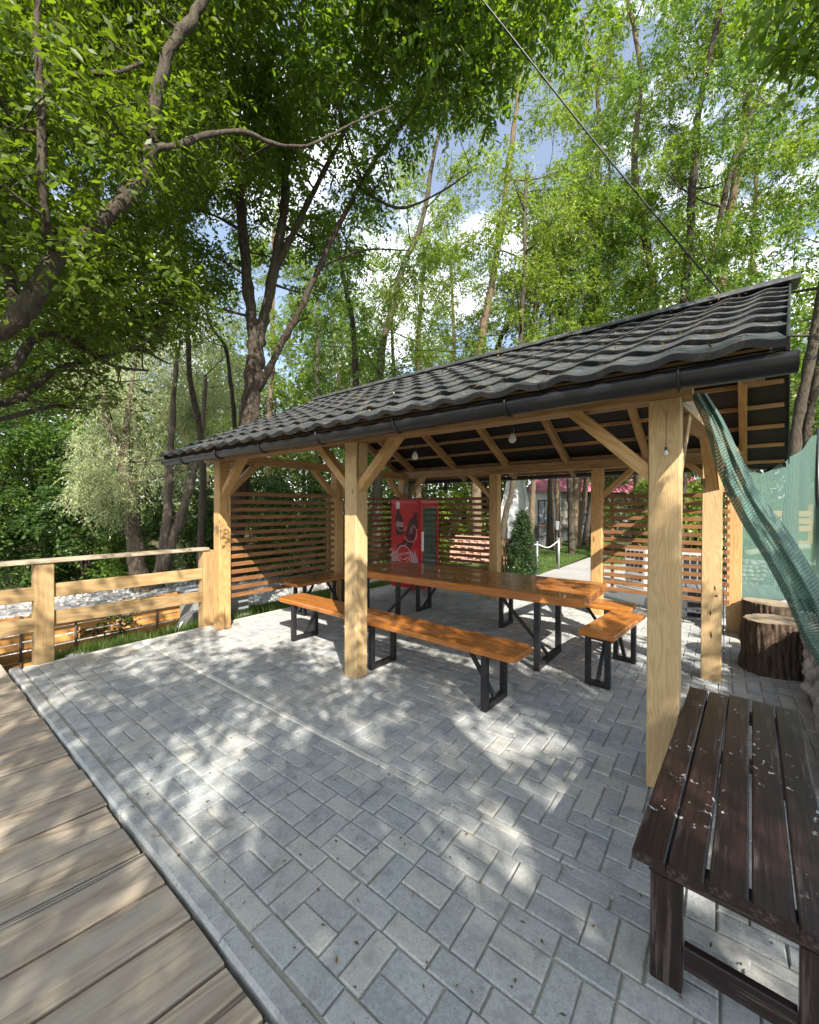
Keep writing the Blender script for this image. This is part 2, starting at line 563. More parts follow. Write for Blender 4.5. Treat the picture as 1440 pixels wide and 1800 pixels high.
def hgt(x, y):
    x = np.asarray(x, float)
    y = np.asarray(y, float)
    z = np.full(np.broadcast(x, y).shape, -0.07)
    z = z - 0.22 * sst(-5.42, -6.2, x)
    z = z - 0.75 * sst(-6.6, -9.5, x)
    z = z + 1.3 * sst(-17.5, -30, x) + 2.0 * sst(-30, -60, x)
    z = z + 0.50 * sst(0.9, 1.05, x + 0.0 * y) * sst(2.9, 3.2, y)          # ground held up by the gabions at the right
    z = z + 0.50 * sst(10.75, 10.95, y) * sst(0.0, 0.15, x) * (1 - sst(0.9, 1.05, x))
    z = z + (0.85 * sst(11.0, 22.0, y) + 0.9 * sst(22, 45, y)) * sst(-0.4, 2.0, x) + 0.35 * sst(11, 25, y) * sst(-7, -5, x) * (1 - sst(-0.4, 2.0, x))
    return z


def grid_mesh(name, xs, ys, mat, noise_amp=0.0, dz=0.0):
    X, Y = np.meshgrid(np.array(xs), np.array(ys))
    Z = hgt(X, Y) + dz
    if noise_amp:
        Z = Z + noise_amp * (np.sin(X * 2.1 + Y * 1.3) * np.sin(Y * 1.7 - X * 0.6) + 0.5 * np.sin(X * 5.3) * np.sin(Y * 4.7))
    V = np.stack([X, Y, Z], -1).reshape(-1, 3)
    ny, nx = X.shape
    i = (np.arange(ny - 1)[:, None] * nx + np.arange(nx - 1)[None, :]).reshape(-1)
    Fq = np.stack([i, i + 1, i + nx + 1, i + nx], -1)
    return np_mesh(name, V, Fq, mat)


xs = sorted(set(list(np.linspace(-260, -34, 12)) + list(np.linspace(-32, 4, 120)) + list(np.linspace(5, 240, 14)) + [0.9, 1.0, 1.05]))
ys = sorted(set(list(np.linspace(-220, -12, 10)) + list(np.linspace(-11, 28, 110)) + list(np.linspace(30, 300, 14)) + [10.75, 10.95, 2.9, 3.2]))
g = mobj('ground', grid_mesh('ground', xs, ys, SOIL, 0.02))
g['kind'] = 'structure'
o = mobj('gravel_bank', grid_mesh('gravel_bank', np.linspace(-16.8, -6.9, 40), np.linspace(-8, 12, 50), BANK, 0.02, 0.03))
o['kind'] = 'structure'
# lawns beyond the pavilion
o = mobj('lawn', grid_mesh('lawn', np.linspace(-9.5, -3.42, 30), np.linspace(9.62, 24, 50), LAWN, 0.012, 0.06))
o['kind'] = 'structure'
o = mobj('raised_lawn', grid_mesh('raised_lawn', np.linspace(1.06, 14, 40), np.linspace(3.25, 40, 70), LAWN, 0.02, 0.05))
o['kind'] = 'structure'
o = mobj('back_lawn', grid_mesh('back_lawn', np.linspace(-2.9, 1.06, 20), np.linspace(11.0, 40, 50), LAWN, 0.012, 0.055))
o['kind'] = 'structure'
mb = MB()
mb.box((-3.42, 9.55, -0.2), (0.9, 10.98, -0.008))
mb.box((-3.35, 10.98, -0.2), (-1.1, 15.0, 0.004))
mb.box((-5.35, 7.42, -0.2), (1.4, 9.55, -0.012))
o = mb.build('concrete_path', CONC)
o['kind'] = 'structure'

# ------------------------------------------------------------------ pavement of single pavers
mb = MB()
mb.box((-5.36, 0.735, -0.25), (1.6, 7.45, -0.010))
PAVE = mb.build('pavement', SAND)
PAVE['kind'] = 'structure'


def paver_verts(lx, ly, seed):
    rr = random.Random(seed)
    x, y, b = lx / 2, ly / 2, 0.0055
    j = lambda a: rr.uniform(-a, a)
    V = [(-x, -y, -0.02), (x, -y, -0.02), (x, y, -0.02), (-x, y, -0.02)]
    V += [(sx * x + j(.0006), sy * y + j(.0006), -0.006) for sx, sy in ((-1, -1), (1, -1), (1, 1), (-1, 1))]
    V += [(sx * (x - b) + j(.001), sy * (y - b) + j(.001), j(.0006)) for sx, sy in ((-1, -1), (1, -1), (1, 1), (-1, 1))]
    Fq = [(0, 1, 5, 4), (1, 2, 6, 5), (2, 3, 7, 6), (3, 0, 4, 7), (4, 5, 9, 8), (5, 6, 10, 9), (6, 7, 11, 10), (7, 4, 8, 11), (8, 9, 10, 11)]
    return np.array(V), np.array(Fq)


PL = []        # (x, y, along_x)
JG = 0.0062    # joint
for k, y in enumerate((0.813, 1.113, 1.413, 1.713)):
    off = (0.0415, 0.02, -0.05, 0.07)[k]
    x = -5.4 + off
    while x < 1.5:
        if x > -5.36:
            PL.append((x + 0.1, y + 0.05, True))
        x += 0.2
for k, y in enumerate((0.913, 1.213, 1.513)):
    x = -5.45 + (0.15, 0.0, 0.06)[k]
    while x < 1.5:
        if x > -5.36:
            PL += [(x + 0.1, y + 0.05, True), (x + 0.1, y + 0.15, True), (x + 0.25, y + 0.1, False), (x + 0.35, y + 0.1, False)]
        x += 0.4
y0 = 1.872
for i in range(-54, 16):
    for j in range(-1, 58):
        m = (i - j) % 4
        x, y = i * 0.1, y0 + j * 0.1
        if m == 0:
            c = (x + 0.1, y + 0.05, True)
        elif m == 3 and j >= -1:
            c = (x + 0.05, y + 0.1, False)
        else:
            continue
        if c[0] < -5.27 or c[0] > 1.4 or c[1] > 7.35 or (c[0] > 0.75 and c[1] > 3.0):
            continue
        PL.append(c)
# narrow filler course right of the concrete strip
x = -1.55
while x < 1.5:
    PL.append((x + 0.1, 1.842, 'n'))
    x += 0.2
PL = [(p[0], 1.922, 'h') if (p[2] is False and 1.8 < p[1] < 1.88) else p for p in PL]
PL = [p for p in PL if not any(abs(p[0] - px) < 0.055 and abs(p[1] - py) < 0.055 for px, py in ((-5.15, 2.69), (-2.70, 2.69), (-0.245, 2.69)))]
PV = {True: [paver_verts(0.2 - JG, 0.1 - JG, s) for s in range(5)], False: [paver_verts(0.1 - JG, 0.2 - JG, 20 + s) for s in range(5)], 'n': [paver_verts(0.2 - JG, 0.047, 40 + s) for s in range(3)], 'h': [paver_verts(0.1 - JG, 0.1 - JG, 60 + s) for s in range(3)]}
PM = {key: [np_mesh('paver', v, f, PAVER, False) for v, f in lst] for key, lst in PV.items()}
sized = []
for p in PL:
    px, py, z = to_px((p[0], p[1], 0.0))
    vis = z > 0.3 and -30 < px < 1470 and -30 < py < 1840
    sized.append((0 if vis else 1, z, p))
sized.sort(key=lambda t: (t[0], t[1]))
bigV, bigF, nb = [], [], 0
for idx, (_, _, p) in enumerate(sized):
    dz = R.gauss(0, 0.0011)
    tx, ty = R.gauss(0, 0.005), R.gauss(0, 0.005)
    M = Matrix.Translation((p[0] + R.gauss(0, .0011), p[1] + R.gauss(0, .0011), dz)) @ Matrix.Rotation(R.gauss(0, 0.006), 4, 'Z') @ Matrix.Rotation(tx, 4, 'X') @ Matrix.Rotation(ty, 4, 'Y')
    vi = R.randrange(len(PV[p[2]]))
    if idx < 298:
        mobj('paver', PM[p[2]][vi], PAVE, M)
    else:
        v, f = PV[p[2]][vi]
        A = np.array(M)
        bigV.append(v @ A[:3, :3].T + A[:3, 3])
        bigF.append(f + nb)
        nb += len(v)
o = mobj('remaining_pavers', np_mesh('remaining_pavers', np.vstack(bigV), np.vstack(bigF), PAVER, False), PAVE)
o['kind'] = 'stuff'
# kerb stones along the deck, concrete strip between the two patterns, border at the grass
x = -5.42
while x < 1.4:
    L = 0.995
    V, Fs = cbox(L, 0.078, 0.12, 0.012)
    mobj('kerb_stone', py_mesh('kerb_stone', V, Fs, KERB), PAVE, Matrix.Translation((x + 0.5, 0.768 + R.uniform(-.004, .004), -0.056 + R.uniform(-.002, .002))))
    x += 1.0
x = -5.3
while x < -1.6:
    L = min(0.99, -1.57 - x)
    V, Fs = cbox(L, 0.046, 0.10, 0.007)
    mobj('concrete_strip', py_mesh('concrete_strip', V, Fs, STRIP), PAVE, Matrix.Translation((x + L / 2, 1.842, -0.044)))
    x += 0.995
y = 0.82
while y < 7.4:
    V, Fs = cbox(0.99, 0.05, 0.10, 0.007)
    mobj('border_stone', py_mesh('border_stone', V, Fs, STRIP), PAVE, Matrix.Translation((-5.36, y + 0.5, -0.05)) @ Matrix.Rotation(math.pi / 2, 4, 'Z'))
    y += 1.0

# ------------------------------------------------------------------ plank deck at the lower left
mb = MB()
mb.box((-6.4, -4.2, -0.30), (2.0, 0.70, -0.10))
DK = mb.build('deck', simple('deck_underside', (0.03, 0.025, 0.02), 0.9))
DK['kind'] = 'structure'
dirv = Vector((0.132, 0.991, 0)).normalized()
x = -6.2
while x < 1.6:
    w = 0.247 + R.uniform(-0.012, 0.010)
    end = Vector((x + w / 2, 0.708 + R.uniform(-.006, .008), -0.034 + R.uniform(-.003, .003)))
    V, Fs = cbox(4.6, w - 0.013 - R.uniform(0, .005), 0.05, 0.006)
    V = [(a - b * 0.133 if a > 0 else a, b, c) for a, b, c in V]
    M = frame_between(end - dirv * 4.6, end) @ Matrix.Rotation(R.gauss(0, 0.006), 4, 'X')
    mobj('plank', py_mesh('plank', V, Fs, DECK), DK, M)
    x += w

# ------------------------------------------------------------------ pavilion
XA, XB, XC, T = -5.075, -2.6215, -0.168, 0.153
PVN = thing('pavilion', 'open timber pavilion with a dark tiled gable roof, braced posts and slatted side panels', 'pavilion', (-2.6, 4.6, 0))
YF, YM, YB = 2.6175, 4.61, 6.42


def xr(y):
    return XC + 0.10 * (y - YF)


def post(xc, y, mat=OAK, top=2.165, w=T):
    return beam('post', (xc - w / 2, y + w / 2, 0.0), (xc - w / 2, y + w / 2, top), w, w, mat, PVN, 0.006)


POSTS = {'A': post(XA, YF), 'B': post(XB, YF, OAKP), 'C': post(XC, YF, OAKP), 'M': post(XA, YM), 'G': post(0.022, YM - 0.03, OAKP), 'D': post(XA, YB), 'E': post(-3.02, YB - 0.02), 'F': post(-1.366, YB - 0.02), 'H': post(0.227, YB + 0.14)}


def brace(a, b, w=0.10, h=0.075, mat=OAK):
    return beam('brace', a, b, w, h, mat, PVN, 0.004)


# plates
beam('plate_beam', (-5.5, YF + T / 2, 2.235), (-0.12, YF + T / 2, 2.235), T - 0.01, 0.135, ROOFWOOD, PVN)
beam('plate_beam', (-5.5, YB + T / 2, 2.235), (0.235, YB + T / 2 + 0.02, 2.235), T - 0.01, 0.135, ROOFWOOD, PVN)
for fx in (lambda y: XA - T / 2, lambda y: xr(y) - T / 2):
    beam('tie_beam', (fx(YF), YF + T, 2.225), (fx(YB), YB, 2.225), T - 0.03, 0.115, ROOFWOOD, PVN)
# braces along the front and back, and along both sides
bz0, bz1, br = 1.745, 2.165, 0.45
yc = YF + T / 2
for xl, xr_ in ((XA - T, XA), (XB - T, XB), (XC - T, XC)):
    if xl > XA - 0.5 and xl != XA - T:
        brace((xl + 0.02, yc, bz0), (xl - br, yc, bz1 + 0.04))
    if xl < XC - 0.5:
        brace((xr_ - 0.02, yc, bz0), (xr_ + br, yc, bz1 + 0.04))
yc = YB + T / 2
for xx, l, r_ in ((XA, 0, 1), (-3.02, 1, 0), (-1.366, 0, 1), (0.227, 1, 0)):
    if l:
        brace((xx - T + 0.02, yc, bz0), (xx - T - br, yc, bz1 + 0.04))
    if r_:
        brace((xx - 0.02, yc, bz0), (xx + br, yc, bz1 + 0.04))
for fx, ys_ in ((lambda y: XA - T / 2, (YF, YM, YB)), (lambda y: xr(y) - T / 2 + (0.0 if y > 3 else 0.02), (YF, YM, YB))):
    for k, y in enumerate(ys_):
        if k < 2:
            brace((fx(y), y + T - 0.02, bz0), (fx(y + br), y + T + br, bz1 + 0.04))
        if k > 0:
            brace((fx(y), y + 0.02, bz0), (fx(y - br), y - br, bz1 + 0.04))

# roof: front slope eave (y 2.13, z 2.215), ridge (4.55, 3.40), back eave (6.97, 2.20)
RY, RZ = 4.55, 3.40
EY0, EZ0 = 2.13, 2.205
EY1, EZ1 = 6.97, 2.195


def roof_x1(y):
    return 0.205 + 0.10 * (y - 2.2)


def roof_x0(y):
    return -5.53 + 0.01 * (y - 2.2)


ROOF = None
sl_len = math.hypot(RY - EY0, RZ - EZ0)
sdir = Vector((0, RY - EY0, RZ - EZ0)).normalized()
snor = Vector((0, -sdir.z, sdir.y))
# underlay sheet right below the tiles (what one sees black between the battens)
V, Fs = [], []
for (ya, za) in ((EY0 + 0.03, EZ0 - 0.012), (RY, RZ - 0.012), (EY1 - 0.03, EZ1 - 0.012)):
    V += [(roof_x0(ya) + 0.01, ya, za), (roof_x1(ya) - 0.01, ya, za), (roof_x1(ya) - 0.01, ya, za - 0.006), (roof_x0(ya) + 0.01, ya, za - 0.006)]
for s in (0, 4):
    Fs += [(s, s + 1, s + 5, s + 4), (s + 2, s + 3, s + 7, s + 6), (s + 1, s + 2, s + 6, s + 5), (s + 3, s, s + 4, s + 7)]
Fs += [(0, 3, 2, 1), (8, 9, 10, 11)]
ROOF = mobj('roof', py_mesh('roof', V, Fs, BLACKSHEET), PVN)


def tile_profile(u):
    # one broad pan and one roll per pitch
    return 0.019 * (0.5 - 0.5 * math.cos(2 * math.pi * u)) ** 1.5


def tile_mesh(w, L, seed):
    V, Fs = [], []
    n = 12
    rr = random.Random(seed)
    for j, (s, lift) in enumerate(((0.016, -0.010), (0.0, 0.024), (0.010, 0.028), (L * 0.5, 0.015), (L + 0.012, 0.003))):
        for i in range(n + 1):
            u = i / n
            z = tile_profile(u) + lift
            ss = s
            if j in (0, 1, 2):
                ss = s - 0.010 * math.cos(2 * math.pi * u)          # scalloped front edge
            V.append(((u - 0.5) * w, ss, z + rr.uniform(-.0006, .0006)))
    for j in range(4):
        for i in range(n):
            a = j * (n + 1) + i
            Fs.append((a, a + 1, a + n + 2, a + n + 1))
    me = py_mesh('roof_tile', V, Fs, TILE, True)
    me.polygons.foreach_set('use_smooth', [not (f.index < n) for f in me.polygons])
    return me


NC, NR = 24, 8
cl = sl_len / NR
TM = [tile_mesh(1.0, cl, s) for s in range(3)]
for r_ in range(NR):
    s0 = r_ * cl - (0.03 if r_ == 0 else 0)
    yy = EY0 + sdir.y * s0
    xa, xb = roof_x0(yy), roof_x1(yy)
    w = (xb - xa) / NC
    for c_ in range(NC):
        P = Vector((xa + (c_ + 0.5) * w, EY0, EZ0)) + sdir * s0
        M = Matrix(((w, 0, snor.x, P.x), (0, sdir.y, snor.y, P.y), (0, sdir.z, snor.z, P.z), (0, 0, 0, 1)))
        M = M @ Matrix.Rotation(R.gauss(0, 0.004), 4, 'X')
        if r_ == 0:
            M = M @ Matrix.Translation((0, R.uniform(-.004, .004), R.uniform(0, .003)))
        mobj('roof_tile', TM[R.randrange(3)], ROOF, M)
# back slope: one profiled sheet
bd = Vector((0, EY1 - RY, EZ1 - RZ))
bl = bd.length
bd.normalize()
bn = Vector((0, -bd.z, bd.y))
V, Fs = [], []
nx = 24 * 8
rows = []
for r_ in range(NR + 1):
    rows += [(r_ * bl / NR, 0.004), (r_ * bl / NR + 0.004, 0.022)] if r_ < NR else [(bl, 0.004)]
for s, lift in rows:
    y = RY + bd.y * s
    xa, xb = roof_x0(y), roof_x1(y)
    for i in range(nx + 1):
        P = Vector((xa + (xb - xa) * i / nx, RY, RZ)) + bd * s + bn * (tile_profile((i / 8) % 1.0) + lift)
        V.append(P)
for j in range(len(rows) - 1):
    for i in range(nx):
        a = j * (nx + 1) + i
        Fs.append((a, a + nx + 1, a + nx + 2, a + 1))
mobj('profiled_sheet', py_mesh('profiled_sheet', V, Fs, TILE, True), ROOF)
# ridge cap of short overlapping lengths
n = 7
for i in range(n):
    x0, x1 = -5.50 + i * (5.50 + 0.47) / n, -5.50 + (i + 1) * (5.50 + 0.47) / n + 0.03
    V, Fs = [], []
    for k, x in enumerate((x0, x1)):
        rr_ = 0.0 if k == 0 else 0.006
        for a in range(9):
            th = math.pi * (a / 8)
            V.append((x, RY - math.cos(th) * (0.105 + rr_), RZ + 0.012 + math.sin(th) * (0.055 + rr_)))
        V.append((x, RY + 0.115, RZ + 0.000 + rr_))
        V.append((x, RY - 0.115, RZ + 0.000 + rr_))
    m = 11
    Fs = [(a, (a + 1) % m, (a + 1) % m + m, a + m) for a in range(m)] + [tuple(range(m - 1, -1, -1)), tuple(range(m, 2 * m))]
    mobj('ridge_cap', py_mesh('ridge_cap', V, Fs, TILE), ROOF)
# verge strips at both gable ends
for xf, sgn in ((roof_x1, 1), (roof_x0, -1)):
    for (ya, za), (yb, zb) in (((EY0 + 0.02, EZ0), (RY, RZ)), ((EY1 - 0.02, EZ1), (RY, RZ))):
        beam('verge_strip', (xf(ya) + 0.006 * sgn, ya, za - 0.012), (xf(yb) + 0.006 * sgn, yb, zb - 0.012), 0.012, 0.085, GUT, ROOF, 0.002)
# rafters and battens under the sheet
for x in (-5.35, -4.93, -3.95, -2.93, -1.93, -0.90, 0.14):
    for (ya, za) in ((EY0 + 0.12, EZ0 + 0.06), (EY1 - 0.12, EZ1 + 0.06)):
        k = 0.0 if ya < RY else 0.02
        xx0 = x if x < -5 else x + (0.1 if ya > RY else -0.03) * (1 if x > -1 else 0.4)
        sg = -0.115
        beam('rafter', (xx0, ya, za + sg), (x, RY, RZ + sg), 0.075, 0.11, ROOFWOOD, PVN)
for k in range(7):
    s = 0.06 + k * 0.385
    for side in (0, 1):
        if side == 0:
            y, z = EY0 + sdir.y * (s + 0.05), EZ0 + sdir.z * (s + 0.05)
        else:
            y, z = EY1 - bd.y * s, EZ1 - bd.z * s
        if abs(y - RY) < 0.05:
            continue
        beam('batten', (roof_x0(y) + 0.02, y, z - 0.044), (roof_x1(y) - 0.035, y, z - 0.044), 0.05, 0.042, ROOFWOOD, PVN, 0.003)
# fascia behind the front gutter
beam('fascia_board', (-5.4, 2.285, 2.215), (0.12, 2.285, 2.215), 0.025, 0.075, ROOFWOOD, PVN)


# gutters
def gutter(y, z, x0, x1, zd0=0.0):
    V, Fs = [], []
    n = 12
    prof = [(0.066 * math.cos(a), 0.066 * math.sin(a)) for a in np.linspace(math.pi * 0.97, 2.03 * math.pi, n)]
    prof += [(0.060 * math.cos(a), 0.060 * math.sin(a)) for a in np.linspace(2.03 * math.pi, math.pi * 0.97, n)]
    ys_ = np.linspace(0, 1, 9)
    for t in ys_:
        for py, pz in prof:
            V.append((x0 + (x1 - x0) * t, y + py, z + pz + zd0 * t + 0.003 * math.sin(t * 9)))
    m = len(prof)
    for j in range(len(ys_) - 1):
        for i in range(m):
            Fs.append((j * m + i, j * m + (i + 1) % m, (j + 1) * m + (i + 1) % m, (j + 1) * m + i))
    gt = mobj('gutter', py_mesh('gutter', V, [f[::-1] for f in Fs], GUT, True), PVN)
    for t in (0.0, 1.0):
        mb = MB()
        x = x0 + (x1 - x0) * t
        ring = [(y + 0.067 * math.cos(a), z + 0.067 * math.sin(a) + zd0 * t) for a in np.linspace(math.pi, 2 * math.pi, 12)]
        mb.add([(x - 0.003, a, b) for a, b in ring] + [(x + 0.003, a, b) for a, b in ring], [tuple(range(12)), tuple(range(23, 11, -1))] + [(i, i + 12, (i + 1) % 12 + 12, (i + 1) % 12) for i in range(12)])
        mb.build('gutter_end_cap', GUT, gt)
    xx = x0 + 0.55
    while xx < x1 - 0.2:
        t = (xx - x0) / (x1 - x0)
        mb = MB()
        pts = [(xx, y + 0.071 * math.cos(a), z + 0.071 * math.sin(a) + zd0 * t) for a in np.linspace(math.pi * 0.9, math.pi * 2.1, 12)]
        mb.tube(pts, 0.0075, 6)
        mb.tube([(xx, y + 0.07, z + zd0 * t), (xx, y + 0.16, z + 0.05 + zd0 * t)], 0.006, 6)
        mb.build('gutter_bracket', GUT, gt, True)
        xx += 0.82
    return gt


gutter(2.205, 2.155, -5.62, 0.238, 0.012)
gutter(7.02, 2.15, -5.5, 0.66, 0.0)
mb = MB()
mb.tube(smooth_path([(0.52, 7.02, 2.09), (0.52, 7.02, 2.02), (0.47, 6.97, 1.96), (0.40, 6.93, 1.93)], 5), 0.04, 10)
mb.build('downpipe_elbow', GUT, PVN, True)

# slatted panels
zs = [1.752 - 0.1045 * k for k in range(14)]
for (ya, yb) in ((YF + T, YM), (YM + T, YB)):
    for z in zs:
        beam('slat', (XA - 0.075, ya - 0.02, z + R.gauss(0, .002)), (XA - 0.075, yb + 0.03, z + R.gauss(0, .003)), 0.022, 0.054, SLAT, PVN, 0.002)
    beam('panel_batten', (XA - 0.10, (yb - 0.10), 0.36), (XA - 0.10, (yb - 0.10), 1.80), 0.04, 0.028, SLAT, PVN, 0.002)
for xa, xb in ((XA, -3.02 - T), (-1.366, 0.227 - T)):
    for z in zs:
        beam('slat', (xa - 0.03, YB + 0.075, z + R.gauss(0, .002)), (xb + 0.03, YB + 0.075, z + R.gauss(0, .003)), 0.022, 0.054, SLAT, PVN, 0.002)
    beam('panel_batten', (xa + 0.12, YB + 0.10, 0.36), (xa + 0.12, YB + 0.10, 1.80), 0.04, 0.028, SLAT, PVN, 0.002)
    if xa > -3:
        beam('panel_batten', (xb - 0.10, YB + 0.10, 0.36), (xb - 0.10, YB + 0.10, 1.80), 0.04, 0.028, SLAT, PVN, 0.002)
# drying cracks and knots cut into the near posts
CRK = simple('dark_crack', (0.03, 0.018, 0.008), 0.9)
for (x, y, z, hh, ww) in ((-2.6215 - .05, YF, 1.72, .05, .006), (-2.66, YF, .78, .06, .006), (-0.06, YM - 0.03, 0.62, .05, .010), (-0.055, YM - 0.03, 0.42, .07, .012), (-0.03, YM - 0.03, 0.85, .05, .010), (-0.02, YM - 0.03, 0.78, .02, .02)):
    V = [(x, y - 0.0015, z + hh / 2), (x - ww * .6, y - 0.0015, z + hh * .1), (x - ww * .3, y - 0.0015, z - hh * .3), (x + .002, y - 0.0015, z - hh / 2), (x + ww * .7, y - 0.0015, z - hh * .1), (x + ww * .3, y - 0.0015, z + hh * .25)]
    V += [(a, b + 0.004, c) for a, b, c in V]
    mobj('crack', py_mesh('crack', V, [(0, 1, 2, 3, 4, 5), (11, 10, 9, 8, 7, 6)] + [(i, i + 6, (i + 1) % 6 + 6, (i + 1) % 6) for i in range(6)], CRK), PVN)

# ------------------------------------------------------------------ table and benches
def slab_top(L, W, H, rad, seed):
    """a board along X with rounded corners and softened edges; live wobble along its long sides"""
    rr = random.Random(seed)
    out = []
    for cx, cy, a0 in ((L / 2 - rad, W / 2 - rad, 0), (-L / 2 + rad, W / 2 - rad, 90), (-L / 2 + rad, -W / 2 + rad, 180), (L / 2 - rad, -W / 2 + rad, 270)):
        for k in range(6):
            a = math.radians(a0 + 90 * k / 5)
            out.append((cx + rad * math.cos(a), cy + rad * math.sin(a)))
    n = len(out)
    V, e = [], min(0.008, H / 4)
    for z, ins in ((-H / 2, e), (-H / 2 + e, 0), (H / 2 - e, 0), (H / 2, e)):
        for x, y in out:
            l = math.hypot(x, y)
            V.append((x - math.copysign(ins, x), y - math.copysign(ins, y), z))
    Fs = []
    for j in range(3):
        for i in range(n):
            Fs.append((j * n + i, j * n + (i + 1) % n, (j + 1) * n + (i + 1) % n, (j + 1) * n + i))
    Fs.append(tuple(range(n - 1, -1, -1)))
    Fs.append(tuple(range(3 * n, 4 * n)))
    return V, Fs


def bench(name, label, cat, loc, rotz, L, W, H, top_h, frames, group=None, tube_w=0.05, frame_w=None, rad=0.06, boards=1):
    """frames: list of (x, brace) with brace -1, 0 or +1 for the side the stay leans to"""
    t = thing(name, label, cat, loc, group, rotz)
    M0 = WM[t.name]
    fw = frame_w or W - 0.06
    kk = 'table_top' if cat == 'table' else 'seat'
    V, Fs = slab_top(L, W, top_h, rad, 3)
    mobj(kk, py_mesh(kk, V, Fs, TABLE), t, M0 @ Matrix.Translation((0, 0, H - top_h / 2)))
    zt = H - top_h - 0.004
    hw = tube_w / 2
    for x, br in frames:
        mb = MB()
        mb.beam((x, -fw / 2 + hw, 0.0), (x, -fw / 2 + hw, zt), tube_w, tube_w, 0.003)
        mb.beam((x, fw / 2 - hw, 0.0), (x, fw / 2 - hw, zt), tube_w, tube_w, 0.003)
        mb.beam((x, -fw / 2 + tube_w + .001, hw), (x, fw / 2 - tube_w - .001, hw), tube_w, tube_w, 0.003)
        mb.beam((x, -fw / 2 + tube_w + .001, zt - 0.012), (x, fw / 2 - tube_w - .001, zt - 0.012), tube_w, 0.024, 0.003)
        mobj('leg_frame', py_mesh('leg_frame', mb.V, mb.F, STEEL), t, M0)
        if br:
            reach = (0.62 if cat == 'table' else 0.26) * br
            mb = MB().beam((x, 0.0, tube_w + 0.005), (x + reach, 0.0, zt - 0.006), 0.03, 0.03, 0.002)
            mobj('stay', py_mesh('stay', mb.V, mb.F, STEEL), t, M0)
            mb = MB().box((x + reach - 0.06, -0.03, zt - 0.005), (x + reach + 0.06, 0.03, zt + 0.002))
            mobj('fixing_plate', py_mesh('fixing_plate', mb.V, mb.F, STEEL), t, M0)
    return t


bench('long_table', 'long varnished table with a thick orange top on black steel frames', 'table', (-2.40, 4.165, 0), 0.0, 2.94, 1.00, 0.78, 0.085, [(1.01, -1), (-1.25, 1)], frame_w=0.70, tube_w=0.055, rad=0.07)
bench('sitting_bench', 'long varnished bench in front of the table, dappled by sun behind the middle post', 'bench', (-2.72, 3.035, 0), -0.045, 3.12, 0.37, 0.475, 0.048, [(1.30, -1), (0.06, 0), (-1.24, 1)], 'varnished benches round the long table', frame_w=0.36, rad=0.07)
bench('sitting_bench', 'long varnished bench on the far side of the table, before the back slats', 'bench', (-2.45, 5.10, 0), 0.0, 3.40, 0.37, 0.475, 0.045, [(1.45, -1), (0.18, 0), (-1.18, 1)], 'varnished benches round the long table', frame_w=0.36, rad=0.02)
bench('sitting_bench', 'short varnished bench across the table end nearest the big front post', 'bench', (-0.80, 4.27, 0), math.pi / 2 - 0.1, 1.02, 0.31, 0.485, 0.05, [(-0.44, 1), (0.36, -1)], 'varnished benches round the long table', tube_w=0.045, frame_w=0.21, rad=0.015)
bench('sitting_bench', 'short varnished bench against the slats at the far table end', 'bench', (-4.88, 4.10, 0), math.pi / 2, 1.10, 0.34, 0.485, 0.045, [(-0.38, 1), (0.38, -1)], 'varnished benches round the long table', tube_w=0.045, frame_w=0.26, rad=0.01)

# ------------------------------------------------------------------ dark slatted bench in the foreground
DB = thing('slatted_bench', 'dark brown painted wooden bench with five boards, spotted white', 'bench', (0.06, 2.27, 0), rotz=-0.047)
M0 = WM[DB.name]
ca = Vector((0, 1, 0))
for i in range(5):
    x = -0.195 + i * 0.0985
    V, Fs = cbox(1.585 + R.uniform(-.008, .008), 0.0925, 0.034, 0.005)
    mobj('board', py_mesh('board', V, Fs, DARKPAINT), DB, M0 @ Matrix.Translation((x + (0.0 if i < 3 else 0.004), R.uniform(-.006, .006) + (0.012 if i > 1 else 0), 0.433 + R.uniform(-.002, .002))) @ Matrix.Rotation(math.pi / 2 + R.gauss(0, .003), 4, 'Z') @ Matrix.Rotation(R.gauss(0, .008), 4, 'X'))


def dbeam(nm, a, b, w, h):
    L = (Vector(b) - Vector(a)).length
    V, Fs = cbox(L, w, h, 0.004)
    mobj(nm, py_mesh(nm, V, Fs, DARKPAINT), DB, M0 @ frame_between(a, b))


for y in (-0.70, 0.70):
    for x in (-0.157, 0.205):
        dbeam('leg', (x, y, 0.0), (x, y, 0.415), 0.05, 0.088) if False else dbeam('leg', (x, y, 0.0), (x, y, 0.350), 0.09, 0.045)
    dbeam('crosspiece', (-0.205, y, 0.383), (0.255, y, 0.383), 0.05, 0.064)
    dbeam('stretcher', (-0.108, y, 0.115), (0.158, y, 0.115), 0.032, 0.075)
for x in (-0.157, 0.205):
    dbeam('side_rail', (x, -0.672, 0.385), (x, 0.672, 0.385), 0.03, 0.058)

# ------------------------------------------------------------------ railing at the left
RL = thing('railing', 'pale timber railing with two boards and a flat handrail beside the left front post', 'railing', (-5.42, 1.0, 0))
for y in (-2.65, -0.85, 0.905, 2.545):
    beam('post', (-5.417, y + 0.073, -0.15), (-5.417, y + 0.073, 1.0), 0.145, 0.15, RAIL, RL, 0.006)
for ya, yb in ((-3.0, -0.2), (-0.2, 2.61)):
    beam('handrail', (-5.405, ya + .002, 1.021), (-5.405, yb, 1.021), 0.165, 0.038, RAILTOP, RL, 0.006)
for ya, yb in ((-2.5, -0.85), (-0.70, 0.904), (1.055, 2.544)):
    beam('rail', (-5.40, ya, 0.715), (-5.40, yb, 0.700), 0.045, 0.138, RAIL, RL)
    beam('rail', (-5.40, ya, 0.435), (-5.40, yb, 0.395), 0.045, 0.14, RAIL, RL)
